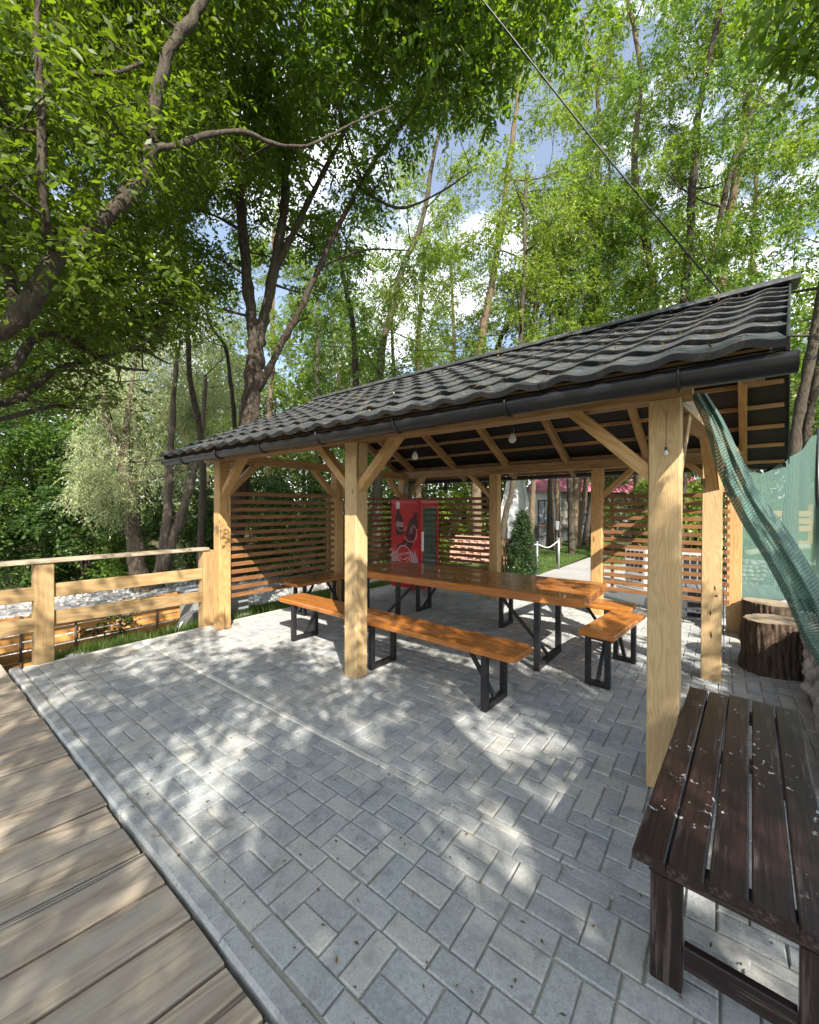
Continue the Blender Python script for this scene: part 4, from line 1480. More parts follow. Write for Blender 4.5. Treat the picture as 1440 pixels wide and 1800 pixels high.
# black cabling and box at the back corner above the fridge
t = thing('junction_box', 'small grey junction box with loose black cables above the fridge', 'junction box', (-4.98, 6.36, 1.9))
MB().box((-5.03, 6.385, 1.86), (-4.95, 6.418, 2.0)).build('box', GREYB, t)
for k in range(4):
    MB().tube(smooth_path([(-5.0 + .02 * k, 6.38, 1.86), (-4.93 + .05 * k, 6.33, 1.79 + .01 * k), (-4.88 + .05 * k, 6.36, 1.83), (-4.93 + .03 * k, 6.39, 2.1)], 6), 0.005, 5).build('flex', CABLE, t, True)

# ------------------------------------------------------------------ rope barrier, log post, garden lamp, lying log
MET = simple('stanchion_metal', (0.30, 0.31, 0.32), 0.45, 0.5)
for k, (px, py, h, lb) in enumerate(((944, 1009, 0.76, 'nearer metal post of the rope barrier beside the conifer'), (982, 1000, 0.78, 'farther metal post of the rope barrier on the lawn edge'))):
    P = atz(px, py, 0.0)
    t = thing('rope_post', lb, 'post', P, 'metal posts of the rope barrier')
    MB().tube([P, P + np.array([0, 0, h])], 0.03, 12).build('pole', MET, t, True)
    MB().tube([P + np.array([0, 0, h]), P + np.array([0, 0, h + .03])], [0.04, 0.02], 12).build('cap', MET, t, True)
Pa, Pb = atz(944, 1009, 0.0) + np.array([0, 0, 0.72]), atz(982, 1000, 0.0) + np.array([0, 0, 0.74])
Pc = at(912, 961, 9.6)
rope = simple('pale_rope', (0.55, 0.54, 0.5), 0.8)
mb = MB()
mb.tube(smooth_path([Pc, (Pc + Pa) / 2 - np.array([0, 0, 0.02]), Pa], 6), 0.014, 6)
mb.tube(smooth_path([Pa, (Pa + Pb) / 2 - np.array([0, 0, 0.13]), Pb], 8), 0.014, 6)
o = mb.build('barrier_rope', rope, None, True)
tag(o, 'pale sagging rope slung between the metal posts', 'rope')
P = atz(886, 1007, 0.0)
t = thing('wooden_bin', 'tall narrow barrel of upright brown boards behind the back post', 'barrel', P)
for k in range(14):
    a = k / 14 * 2 * math.pi
    c = P + np.array([0.13 * math.cos(a), 0.13 * math.sin(a), 0])
    tp = P + np.array([0.17 * math.cos(a), 0.17 * math.sin(a), 0.83 + R.uniform(-.01, .01)])
    beam('stave', c, tp, 0.02, 0.066, SLAT if k % 3 else ROOFWOOD, t)
for z, r_ in ((0.18, 0.155), (0.66, 0.178)):
    MB().tube([P + np.array([r_ * math.cos(a), r_ * math.sin(a), z]) for a in np.linspace(0, 2 * math.pi, 25)], 0.007, 5, False).build('hoop', STEEL, t)
P = at(979, 985, 12.5)
P[2] = 0.0
t = thing('garden_lamp', 'white lantern head on a thin stem behind the rope barrier', 'lamp', P)
MB().tube([P, P + np.array([0, 0, 0.95])], 0.02, 8).build('stem', STEEL, t, True)
MB().tube([P + np.array([0, 0, z]) for z in (0.95, 0.97, 1.2, 1.22)], [0.03, 0.05, 0.07, 0.02], 10).build('lantern', MET, t)
A, B = at(1310, 951, 12.0), at(1420, 928, 13.5)
A[2], B[2] = float(hgt(A[0], A[1])) + 0.12, float(hgt(B[0], B[1])) + 0.16
o = MB().tube(smooth_path([A, (A + B) / 2 + np.array([0, 0, .03]), B], 6), [0.075] * 6 if False else 0.075, 10).build('fallen_log', simple('pale_log', (0.34, 0.30, 0.22), 0.9), None, True)
tag(o, 'pale bare log lying across the lawn behind the gabion', 'log')
# orange timber frame seen through the net
ORW = wood('orange_timber', (0.62, 0.36, 0.14), (0.45, 0.22, 0.07), 0.6)
c0 = at(1372, 900, 14.0)
zb = float(hgt(c0[0], c0[1]))
t = thing('timber_shelter', 'low orange timber shelter on the slope behind the green net', 'shelter', (c0[0], c0[1], zb))
for k in range(5):
    a = at(1345, 900, 14.0 + 0) * np.array([1, 1, 0]) + np.array([0, 0, zb + 0.15 + k * 0.19])
    b = at(1425, 900, 14.6) * np.array([1, 1, 0]) + np.array([0, 0, zb + 0.15 + k * 0.19])
    if k in (1,):
        continue
    beam('board', a, b, 0.03, 0.15, ORW, t)
for px in (1345, 1385, 1425):
    a = at(px, 900, 14.0 + (px - 1345) / 130) * np.array([1, 1, 0]) + np.array([0.0, 0.05, zb - .1])
    beam('post', a, a + np.array([0, 0, 1.25]), 0.1, 0.1, ORW, t)

# ------------------------------------------------------------------ house and white gable behind the trees
WALLW = simple('house_render', (0.52, 0.52, 0.52), 0.85, 0.0, 0.1, 1.0)
WALLG = simple('house_grey_wall', (0.20, 0.19, 0.165), 0.85, 0.0, 0.2, 0.6)
PLINTH = simple('house_plinth', (0.075, 0.08, 0.08), 0.85, 0.0, 0.2, 0.8)
PINK = simple('pink_roof_sheet', (0.50, 0.155, 0.22), 0.5, 0.0, 0.15, 0.7)
GLASSD = simple('window_glass', (0.10, 0.12, 0.15), 0.12)
DARKF = simple('dark_frame', (0.05, 0.045, 0.04), 0.6)


def lvl(px, d):
    q = at(px, 894, d)
    return Vector((q[0], q[1], 0))


def wall_piece(nm, a, b, z0, z1, th, mat, parent):
    mid = (a + b) / 2
    V, Fs = cbox((b - a).length, th, z1 - z0, 0.004)
    return mobj(nm, py_mesh(nm, V, Fs, mat), parent, frame_between(a + Vector((0, 0, (z0 + z1) / 2)), b + Vector((0, 0, (z0 + z1) / 2))))


HA, HB = lvl(925, 19.5), lvl(1062, 21.5)
hd = (HB - HA).normalized()
hn = Vector((hd.y, -hd.x, 0))
if hn.dot(Vector((0, 0, 0)) - HA) < 0:
    hn = -hn
HS = thing('house', 'low white and grey house with a dark plinth and pink sheet roof behind the trunks', 'house', (HA + HB) / 2)
wall_piece('plinth', HA + hn * .05, HB + hn * .05, -0.3, 0.72, 0.3, PLINTH, HS)
Lh = (HB - HA).length
wall_piece('wall', HA, HA + hd * Lh * 0.42, 0.72, 2.5, 0.25, WALLW, HS)
wall_piece('wall', HA + hd * Lh * 0.42, HB, 0.72, 2.5, 0.25, WALLG, HS)
for t0 in (0.13, 0.62):
    w = wall_piece('window', HA + hd * Lh * t0 + hn * .13, HA + hd * Lh * (t0 + .15) + hn * .13, 0.85, 2.0, 0.06, DARKF, HS)
    for q in (0, 1):
        a = HA + hd * (Lh * (t0 + .012) + q * Lh * .069) + hn * .17
        wall_piece('pane', a, a + hd * Lh * 0.057, 0.91, 1.94, 0.012, GLASSD, w)
wall_piece('window_sill', HA + hd * Lh * .1 + hn * .17, HA + hd * Lh * .31 + hn * .17, 0.76, 0.82, 0.14, simple('rusty_sill', (0.20, 0.09, 0.05), 0.8), HS)
rb = [HA - hd * .1 + hn * .5 + Vector((0, 0, 2.45)), HB + hd * 5.5 + hn * .5 + Vector((0, 0, 2.45)), HB + hd * 5.5 - hn * 2.6 + Vector((0, 0, 4.4)), HA + hd * 2.2 - hn * 2.6 + Vector((0, 0, 4.4))]
V = [q for q in rb] + [q - Vector((0, 0, 0.08)) for q in rb]
mobj('roof', py_mesh('roof', V, [(0, 1, 2, 3), (7, 6, 5, 4), (0, 4, 5, 1), (1, 5, 6, 2), (2, 6, 7, 3), (3, 7, 4, 0)], PINK), HS)
ribs = MB()
for k in range(24):
    f = k / 23
    ribs.beam(rb[0].lerp(rb[1], f) + Vector((0, 0, .02)), rb[3].lerp(rb[2], f) + Vector((0, 0, .02)), 0.05, 0.03, 0.004)
ribs.build('roof_rib', PINK, HS, False, 'stuff')
wall_piece('wall', HB, HB + hd * 5.2, -0.3, 2.5, 0.25, WALLG, HS)
# steep white gable
GA = thing('white_gable_hut', 'steep white hut with a pointed gable behind the leaning trunk', 'hut', lvl(905, 17.5))
a, b = lvl(868, 17.2), lvl(938, 17.6)
mid = (a + b) / 2
bk = Vector((-0.35, 1.0, 0)).normalized() * 3.0
V = [a, b, mid + Vector((0.1, 0, 4.3)), a + bk, b + bk, mid + bk + Vector((0.1, 0, 4.3))]
for k in range(2):
    i0, i1 = (0, 2) if k == 0 else (1, 2)
    P_, Q_ = V[i0], V[i1]
    off = Vector((-.05, 0, .03)) if k == 0 else Vector((.05, 0, .03))
    W = [P_ + off, Q_ + off, Q_ + bk + off, P_ + bk + off]
    W += [w - off * 1.6 for w in W]
    mobj('roof_side', py_mesh('roof_side', W, [(0, 1, 2, 3), (7, 6, 5, 4), (0, 4, 5, 1), (1, 5, 6, 2), (2, 6, 7, 3), (3, 7, 4, 0)], WALLW), GA)
nrm = Vector((0, 0.08, 0))
W = [V[0] + nrm, V[1] + nrm, V[2] + nrm, V[0] + nrm * 2, V[1] + nrm * 2, V[2] + nrm * 2]
mobj('gable_wall', py_mesh('gable_wall', W, [(0, 1, 2), (5, 4, 3), (0, 3, 4, 1), (1, 4, 5, 2), (2, 5, 3, 0)], WALLW), GA)
beam('door', lvl(893, 17.25) + Vector((0, -.05, 0.95)), lvl(912, 17.35) + Vector((0, -.05, 0.95)), 0.06, 1.9, simple('hut_door', (0.33, 0.34, 0.36), 0.6), GA)
# brick pile and rubbish fence behind the back slats
BRK = simple('pink_brick', (0.42, 0.24, 0.18), 0.85, 0.0, 0.3, 3.0)
P0 = at(842, 960, 12.0)
t = thing('brick_stack', 'loose stack of pinkish bricks on the ground behind the back slats', 'brick stack', (P0[0], P0[1], 0))
bmz = py_mesh('brick', *cbox(0.25, 0.12, 0.065, 0.004), BRK)
for rw in range(12):
    for k in range(7 - rw // 4):
        M = Matrix.Translation((P0[0] - 0.85 + k * 0.262 + 0.13 * (rw % 2) + R.uniform(-.02, .02), P0[1] + R.uniform(-.03, .03) + 0.012 * rw, -0.05 + rw * 0.0665 + 0.033)) @ Matrix.Rotation(0.35 + R.uniform(-.1, .1), 4, 'Z')
        mobj('brick', bmz, t, M)

# ------------------------------------------------------------------ vegetation engine
def leaf_arrays(P, D, N, L, W, fine):
    """one folded leaf per row: P base, D direction, N normal, L length, W width"""
    Sd = unit(np.cross(D, N))
    Nn = np.cross(Sd, D)
    n = len(P)
    L = L[:, None]
    W = W[:, None]
    if fine:
        pr = [(0, 0, 0), (.28, .5, .10), (.68, .40, .08), (1, 0, -.10), (.68, -.40, .08), (.28, -.5, .10)]
        fs = np.array([[0, 1, 2, 3], [0, 3, 4, 5]])
    else:
        pr = [(0, 0, 0), (.45, .5, .10), (1, 0, -.06), (.45, -.5, .10)]
        fs = np.array([[0, 1, 2, 3]])
    V = np.stack([P + D * L * a + Sd * W * b + Nn * W * c for a, b, c in pr], 1)
    kk = len(pr)
    Fq = (np.arange(n)[:, None, None] * kk + fs[None]).reshape(-1, 4)
    return V.reshape(-1, 3), Fq


def twig_leaves(TP, TD, TL, rng, n=11, leaf=(0.07, 0.03), droop=0.35, flat=0.6, spread=0.9):
    """leaves along many twigs; returns P, D, N, L, W"""
    m = len(TP)
    t = (np.arange(n) + 0.6) / n
    side = np.where(np.arange(n) % 2 == 0, 1.0, -1.0)
    up = np.array([0, 0, 1.0])
    hs = unit(np.cross(TD, up) + 1e-4)
    Z = np.zeros((m, n, 3))
    P = TP[:, None, :] + TD[:, None, :] * (TL[:, None, None] * t[None, :, None]) + up * (-droop * TL[:, None, None] * 0.6 * (t ** 2)[None, :, None])
    jit = rng.normal(size=(m, n, 3)) * 0.35
    D = TD[:, None, :] * 0.65 + hs[:, None, :] * side[None, :, None] * spread + jit + up * (-droop)
    D = unit(D)
    N = unit(up * flat + rng.normal(size=(m, n, 3)) * (1 - flat) + Z)
    L = leaf[0] * rng.uniform(0.5, 1.35, (m, n))
    W = leaf[1] * rng.uniform(0.75, 1.2, (m, n)) * (L / leaf[0])
    f = lambda a: a.reshape(-1, a.shape[-1])
    return f(P), f(D), f(N), L.ravel(), W.ravel()


def bez(a, b, c, n):
    t = np.linspace(0, 1, n)[:, None]
    return a * (1 - t) ** 2 + 2 * b * t * (1 - t) + c * t * t


class Tree:
    def __init__(self, name, label, cat, base, bark, leafm, group=None, seed=1, fine=False):
        self.t = thing(name, label, cat, base, group)
        self.rng = np.random.default_rng(seed)
        self.bark, self.leafm, self.fine = bark, leafm, fine
        self.wV, self.wF, self.nw = [], [], 0
        self.stem_pts, self.stem_r = [], []
        self.L = []

    def wood(self, pts, r0, r1, sides=8, k=6, power=1.0, flare=0.0):
        P = smooth_path(pts, k)
        t = np.linspace(0, 1, len(P))
        r = r0 + (r1 - r0) * t ** power
        if flare:
            r = r * (1 + flare * np.exp(-t * 14))
        P = P + self.rng.normal(size=P.shape) * (0.07 * r0 * (1 if len(P) > 6 else 0))
        ln = np.concatenate([[0], np.cumsum(np.linalg.norm(np.diff(P, axis=0), axis=1))])
        ph_ = self.rng.uniform(0, 6.28, 3)
        r = r * (1 + 0.07 * np.sin(ln * 9 + ph_[0]) + 0.06 * np.sin(ln * 21 + ph_[1]) + 0.05 * self.rng.normal(size=len(P)).clip(-1, 1.8))
        V, Fq = tube(P, r, sides)
        if sides >= 9:
            V = P.repeat(sides, 0) + (V - P.repeat(sides, 0)) * (1 + 0.07 * self.rng.normal(size=(len(V), 1)).clip(-1.3, 1.6))
        self.wV.append(V)
        self.wF.append(Fq + self.nw)
        self.nw += len(V)
        return P, r

    def stem(self, pts, r0, r1, sides=12, k=7, flare=0.0, power=1.0):
        P, r = self.wood(pts, r0, r1, sides, k, power, flare)
        self.stem_pts.append(P)
        self.stem_r.append(r)
        return P

    def clump(self, c, rad, ntw, tl=0.4, n=11, leaf=(0.07, 0.03), droop=0.35, limb=True, flat=0.6, nsub=4, spread=0.9):
        rng = self.rng
        c = np.asarray(c, float)
        rad = np.asarray(rad, float)
        if limb:
            A = np.vstack(self.stem_pts)
            r = np.concatenate(self.stem_r)
            d = np.linalg.norm(A - c, axis=1) + 1.2 * np.clip(A[:, 2] - c[2] + 0.35 * np.linalg.norm((A - c)[:, :2], axis=1), 0, None)
            i = int(np.argmin(d))
            a = A[i]
            ln = np.linalg.norm(c - a)
            midp = (a + c) / 2 + np.array([0, 0, -0.10 * ln]) + rng.normal(size=3) * 0.09 * ln
            r0 = min(0.65 * r[i], 0.010 + 0.012 * ln)
            P = bez(a, midp, c, 8)
            V, Fq = tube(P, np.linspace(r0, 0.006, 8), 6)
            self.wV.append(V)
            self.wF.append(Fq + self.nw)
            self.nw += len(V)
            # a limb is itself something later limbs can start from
            self.stem_pts.append(P[2:])
            self.stem_r.append(np.linspace(r0, 0.006, 8)[2:])
            for _ in range(nsub):
                e = c + unit(rng.normal(size=3)) * rad * rng.uniform(0.5, 0.95)
                s = P[rng.integers(4, 8)]
                V, Fq = tube(bez(s, (s + e) / 2 + rng.normal(size=3) * .05, e, 5), np.linspace(0.4 * r0 + .003, 0.003, 5), 4)
                self.wV.append(V)
                self.wF.append(Fq + self.nw)
                self.nw += len(V)
        u = unit(rng.normal(size=(ntw, 3))) * (rng.uniform(0, 1, (ntw, 1)) ** 0.45)
        TP = c + u * rad
        TD = unit(u * 0.8 + rng.normal(size=(ntw, 3)) * 0.55 + np.array([0, 0, -droop * 0.5]))
        TL = tl * rng.uniform(0.6, 1.3, ntw)
        TP = TP - TD * (TL * 0.5)[:, None]
        self.L.append(twig_leaves(TP, TD, TL, rng, n, leaf, droop, flat, spread))

    def finish(self, objs=0, leaf_name='leaf', blossom=None):
        tr = mobj('trunk', np_mesh('trunk', np.vstack(self.wV), np.vstack(self.wF), self.bark), self.t)
        P, D, N, L, W = [np.concatenate(a) for a in zip(*self.L)]
        if objs:
            d = P - CAM
            z = d @ FW
            px = 720 + F_PX * (d @ RT) / np.maximum(z, .05)
            py = 900 - F_PX * (d @ UP) / np.maximum(z, .05)
            vis = (z > 0.4) & (px > -5) & (px < 1445) & (py > -5) & (py < 1790)
            key = np.where(vis, np.linalg.norm(d, axis=1) / L, 1e9)
            pick = np.argsort(key)[:objs]
            one = np.zeros(3)
            V, Fq = leaf_arrays(np.array([[0., 0, 0]]), np.array([[1., 0, 0]]), np.array([[0, 0, 1.]]), np.array([1.0]), np.array([1.0]), True)
            lm = np_mesh(leaf_name, V, Fq, self.leafm, True)
            keep = np.ones(len(P), bool)
            keep[pick] = False
            for i in pick:
                Dv = D[i]
                Sv = unit(np.cross(Dv, N[i]))
                Nv = np.cross(Sv, Dv)
                M = Matrix(((Dv[0] * L[i], Sv[0] * W[i], Nv[0] * W[i], P[i][0]), (Dv[1] * L[i], Sv[1] * W[i], Nv[1] * W[i], P[i][1]), (Dv[2] * L[i], Sv[2] * W[i], Nv[2] * W[i], P[i][2]), (0, 0, 0, 1)))
                mobj(leaf_name, lm, self.t, M)
            P, D, N, L, W = P[keep], D[keep], N[keep], L[keep], W[keep]
        V, Fq = leaf_arrays(P, D, N, L, W, self.fine)
        cr = mobj('crown', np_mesh('crown', V, Fq, self.leafm, True), self.t)
        if objs:
            cr['kind'] = 'stuff'
        if blossom:
            mobj('blossom', blossom, self.t)['kind'] = 'stuff'
        return len(P)


NL = 0
# ---- the big tree behind the left side of the pavilion
T1 = Tree('broadleaf_tree', 'big grey barked tree forking above the left end of the tiled roof', 'tree', at(402, 1060, 7.0), BARK, L_WAL, None, 21, False)
d1 = 7.0
T1.stem([at(398, 1075, d1), at(412, 940, d1), at(424, 830, d1), at(436, 740, d1), at(447, 650, d1), at(452, 590, d1)], 0.16, 0.13, 16, flare=0.35)
T1.stem([at(450, 600, d1), at(440, 545, d1), at(430, 440, d1 + .1), at(421, 330, d1 + .2), at(417, 200, d1 + .3), at(398, 60, d1 + .4), at(385, -120, d1 + .5)], 0.10, 0.04, 14)
T1.stem([at(452, 605, d1), at(464, 560, d1), at(482, 470, d1 - .1), at(497, 380, d1 - .2), at(505, 280, d1 - .2), at(515, 150, d1 - .2), at(535, 0, d1 - .2), at(545, -140, d1)], 0.088, 0.036, 14)
T1.stem([at(450, 690, d1), at(470, 655, d1 - .15), at(497, 600, d1 - .3), at(530, 540, d1 - .5), at(575, 440, d1 - .7), at(630, 330, d1 - .9), at(690, 240, d1 - 1.1), at(745, 170, d1 - 1.3), at(800, 60, d1 - 1.5)], 0.062, 0.018, 10)
T1.stem([at(486, 470, d1 - .1), at(520, 400, d1 - .3), at(560, 320, d1 - .5), at(610, 220, d1 - .7), at(650, 100, d1 - .9)], 0.055, 0.02, 8)
T1.stem([at(630, 330, d1 - .9), at(700, 365, d1 - 1.2), at(770, 340, d1 - 1.3), at(830, 300, d1 - 1.4)], 0.024, 0.008, 6)
T1.stem([at(560, 470, d1 - .65), at(640, 440, d1 - .8), at(720, 440, d1 - 1.0)], 0.02, 0.008, 6)
rng = np.random.default_rng(5)
cc_ = np.array([-5.0, 4.0, 9.1])
rr_ = np.array([4.3, 4.1, 3.3])
k = 0
while k < 260:
    u = unit(rng.normal(size=3)) * rng.uniform(0.25, 1) ** 0.5
    c = cc_ + u * rr_
    px, py, z = to_px(c)
    if z < 0.5:
        continue
    lim = 470 if px < 330 else (330 + 60 * math.sin(px * .03) if px < 640 else (330 - (px - 640) * 0.62 if px < 1010 else -60))
    if py > lim - 45 and -100 < px < 1500:
        continue
    s = rng.uniform(0.55, 0.85)
    T1.clump(c, (s, s, s * 0.75), int(46 * s / .7), 0.42, 12, (0.10, 0.048), 0.45, True, 0.45, 3)
    k += 1
# sprays hanging on the low branches
for px, py, d in ((690, 250, 5.6), (760, 160, 5.3), (820, 120, 5.2), (880, 90, 5.0), (930, 40, 5.0), (720, 60, 5.2), (600, 190, 6.0), (660, 130, 5.6), (850, 170, 5.2), (560, 120, 6.2), (960, -10, 5.0), (790, 30, 5.0), (350, 440, 7.2), (330, 520, 7.6), (540, 560, 6.7), (570, 420, 6.6), (480, 250, 6.4), (640, 330, 6.0)):
    small = py > 400
    T1.clump(at(px, py, d), (0.42, 0.42, 0.34) if not small else (.3, .3, .22), 44 if not small else 12, 0.36, 11, (0.092, 0.042), 0.5, True, 0.45, 3)
for k in range(46):
    px, py = rng.uniform(290, 660), rng.uniform(320, 520)
    s = rng.uniform(.3, .5)
    T1.clump(at(px, py, rng.uniform(7.0, 9.0)), (s, s, s * .7), int(24 * s / .4), 0.36, 11, (0.085, 0.040), 0.45, True, 0.45, 3)
NL += T1.finish(290)

# ---- the near tree whose limb crosses the upper left corner
T2 = Tree('spreading_tree', 'near tree with a thick crooked limb and bright leaves above the railing', 'tree', (-5.9, -0.9, -0.3), BARK, L_NEAR, None, 22, False)
T2.stem([(-5.95, -1.0, -0.4), (-5.85, -0.75, 0.8), (-5.5, -0.35, 1.9), (-5.0, 0.05, 2.45), at(-60, 600, 4.3)], 0.17, 0.08, 14, flare=0.3)
T2.stem([at(-60, 600, 4.3), at(20, 565, 4.1), at(62, 515, 4.0), at(98, 455, 3.95), at(150, 415, 3.9), at(195, 372, 3.85), at(243, 318, 3.8), at(266, 262, 3.75), at(268, 205, 3.75), at(292, 105, 3.7), at(345, 20, 3.7), at(395, -70, 3.7)], 0.070, 0.032, 14)
T2.stem([at(95, 440, 3.95), at(82, 400, 3.7), at(73, 310, 3.6), at(74, 200, 3.55), at(66, 80, 3.5), at(62, -60, 3.5)], 0.030, 0.018, 10)
T2.stem([at(30, 555, 4.1), at(5, 420, 4.5), at(30, 320, 4.7), at(62, 250, 4.8), at(75, 120, 4.9), at(110, 0, 5.0)], 0.042, 0.02, 10)
T2.stem([at(75, 150, 3.55), at(140, 130, 3.6), at(200, 128, 3.6), at(250, 110, 3.65)], 0.022, 0.010, 8)
T2.stem([at(268, 260, 3.75), at(310, 255, 3.8), at(370, 236, 3.9), at(430, 232, 4.0), at(480, 252, 4.1), at(540, 256, 4.1), at(610, 222, 4.2), at(690, 185, 4.3)], 0.03, 0.008, 8)
T2.stem([at(-60, 640, 4.6), at(15, 655, 4.6), at(55, 600, 4.7), at(110, 590, 4.9), at(190, 640, 5.2), at(260, 652, 5.6)], 0.045, 0.012, 8)
T2.stem([at(-60, 720, 4.8), at(30, 700, 5.0), at(100, 650, 5.2), at(170, 632, 5.4), at(240, 615, 5.8), at(300, 640, 6.0)], 0.04, 0.01, 8)
T2.stem([at(-60, 740, 4.6), at(10, 735, 4.8), at(90, 715, 5.1), at(160, 720, 5.4)], 0.03, 0.008, 8)
rng = np.random.default_rng(6)
for k in range(300):
    px, py = rng.uniform(-260, 430), rng.uniform(-260, 600)
    if px > 300 and py > 330:
        continue
    if py > 500 and px > 280:
        continue
    d = rng.uniform(3.6, 6.8) + (0.6 if py > 450 else 0)
    s = rng.uniform(0.30, 0.5)
    T2.clump(at(px, py, d), (s, s, s * 0.7), int(28 * s / .4), 0.30, 11, (0.066, 0.030), 0.35, True, 0.55, 3)
for k in range(64):
    s = rng.uniform(.3, .5)
    T2.clump(at(rng.uniform(120, 335), rng.uniform(350, 600), rng.uniform(5, 7.2)), (s, s, s * .65), int(26 * s / .4), .32, 11, (.07, .032), .35, True, .55, 3)
for k in range(60):
    px, py = rng.uniform(-40, 300), rng.uniform(570, 720)
    if py > 600 and px > 210:
        continue
    T2.clump(at(px, py, rng.uniform(4.8, 5.8)), (0.36, 0.36, 0.14), 8, 0.30, 9, (0.062, 0.028), 0.2, True, 0.6, 4)
for k in range(13):
    s = rng.uniform(.16, .26)
    T2.clump(at(rng.uniform(-20, 340), rng.uniform(0, 560), rng.uniform(3.1, 3.7)), (s, s, s * .7), int(9 * s / .2), .22, 9, (.06, .027), .35, False, .55)
for k in range(60):             # the rest of the crown, over the deck and behind the railing
    c = np.array([-6.6, -0.6, 6.2]) + unit(rng.normal(size=3)) * np.array([3.0, 2.6, 2.4]) * rng.uniform(.4, 1)
    T2.clump(c, (.6, .6, .45), 26, 0.4, 11, (0.08, 0.035), 0.35, True, 0.5, 3)
NL += T2.finish(298)


# ---- slender locust trees behind and beside the pavilion
def locust(label, path, r0, r1, top_h, seed, mat=L_LOC, bark=BARKL, z0=2.6, dens=1.0, lean=None, crown_r=1.5, leaf=(0.092, 0.040), gap=0.0, blossom=True, name='locust_tree'):
    global NL
    base = np.array(path[0], float)
    tr = Tree(name, label, 'tree', base, bark, mat, 'slender trees behind the pavilion', seed)
    rng = tr.rng
    P = [np.array(p, float) for p in path]
    d = P[-1] - P[-2]
    d = unit(d) * 1.0
    while P[-1][2] < top_h:
        d = unit(d + rng.normal(size=3) * 0.10 + np.array([0, 0, 0.12]))
        P.append(P[-1] + d * 1.5)
    Q = tr.stem(P, r0, r1, 10, 5, flare=0.25)
    zz = Q[:, 2]
    n = int((top_h - z0) * 4.2 * dens)
    az = rng.uniform(0, 6.28)
    for k in range(n):
        f = (k + rng.uniform(0, 1)) / n
        z = z0 + (top_h - z0) * f
        i = int(np.argmin(np.abs(zz - z)))
        az += 2.4 + rng.normal() * 0.4
        reach = crown_r * (0.45 + 0.75 * math.sin(math.pi * min(1.0, 0.18 + 0.75 * f))) * rng.uniform(0.6, 1.15)
        dirv_ = np.array([math.cos(az), math.sin(az), 0.0])
        c = Q[i] + dirv_ * reach + np.array([0, 0, reach * rng.uniform(0.25, 0.8)])
        s = rng.uniform(0.45, 0.8)
        if rng.uniform() < gap:
            continue
        tr.clump(c, (s, s, s * 0.62), int(40 * s / .6), 0.36, 12, leaf, 0.5, True, 0.5, 3, 1.0)
        if rng.uniform() < 0.5:
            c2 = Q[i] + dirv_ * reach * 0.55 + np.array([0, 0, reach * 0.25])
            tr.clump(c2, (s * .6, s * .6, s * .4), int(12 * s / .6), 0.3, 12, leaf, 0.5, False)
    bl = None
    if blossom:
        m = int(220 * dens)
        A = np.vstack([a[0] for a in tr.L])
        idx = rng.integers(0, len(A), m)
        B0 = A[idx]
        nb_ = 12
        t = np.linspace(0, 1, nb_)
        PP = B0[:, None, :] + np.array([0, 0, -0.19])[None, None] * t[None, :, None] + rng.normal(size=(m, nb_, 3)) * 0.02 * (1.2 - t)[None, :, None]
        PP = PP.reshape(-1, 3)
        V, Fq = leaf_arrays(PP, unit(rng.normal(size=PP.shape)), unit(rng.normal(size=PP.shape)), np.full(len(PP), .03), np.full(len(PP), .022), False)
        bl = np_mesh('blossom', V, Fq, BLOSS, True)
    NL += tr.finish(0, blossom=bl)
    return tr.t


def dup(root, loc, rotz, sc, label):
    r = root.copy()
    COL.objects.link(r)
    r.matrix_basis = Matrix.Translation(Vector([float(q) for q in loc])) @ Matrix.Rotation(rotz, 4, 'Z') @ Matrix.Scale(sc, 4)
    r['label'] = label
    for ch in list(root.children):
        c = ch.copy()
        COL.objects.link(c)
        c.parent = r
    return r


def gz(p, dz=-0.1):
    p = np.array(p, float)
    p[2] = float(hgt(p[0], p[1])) + dz
    return p


locust('tall tan trunked tree leaning up through the middle of the view behind the roof', [gz(at(838, 980, 13)), at(838, 690, 13), at(848, 590, 13), at(868, 480, 13), at(888, 340, 13), at(905, 215, 13)], 0.14, 0.05, 16.0, 31, crown_r=1.7)
locust('dark slim tree curving left above the lowest part of the roof ridge', [gz(at(628, 980, 12)), at(627, 690, 12), at(618, 560, 12), at(600, 470, 12), at(588, 380, 12)], 0.11, 0.04, 9.5, 32, L_LOCD, BARKD, 4.0, 0.8)
locust('brown tree with a bent trunk right of the dark slim tree', [gz(at(660, 980, 14)), at(668, 660, 14), at(690, 540, 14), at(712, 460, 14), at(742, 390, 14), at(765, 260, 14), at(785, 190, 14)], 0.15, 0.05, 13.0, 33, L_LOC, BARK, 4.0, 0.8, crown_r=1.6)
locust('thin tree with a sunlit straight trunk behind the roof ridge', [gz(at(735, 980, 16)), at(735, 660, 16), at(738, 560, 16), at(745, 470, 16)], 0.13, 0.04, 12.5, 34, L_LOC, BARKL, 3.5, 1.0)
locust('slim dark tree leaning towards the sun right of the tall tan trunk', [gz(at(868, 980, 15)), at(872, 640, 15), at(905, 560, 15), at(945, 480, 15), at(985, 400, 15)], 0.11, 0.035, 12.0, 35, L_LOC, BARKD, 4.0, 0.9)
locust('pale thin tree standing in the gap of blue sky above the roof', [gz(at(1040, 975, 18)), at(1062, 620, 18), at(1068, 500, 18), at(1076, 400, 18)], 0.11, 0.03, 17.0, 36, L_LOC, BARKL, 5.0, 0.75, crown_r=1.4, gap=0.15)
locust('straight dark trunked tree above the right half of the roof', [gz(at(1195, 960, 14)), at(1203, 560, 14), at(1212, 430, 14), at(1218, 330, 14), at(1226, 220, 14)], 0.12, 0.05, 17.5, 37, L_LOCD, BARKD, 6.0, 1.0, crown_r=2.0)
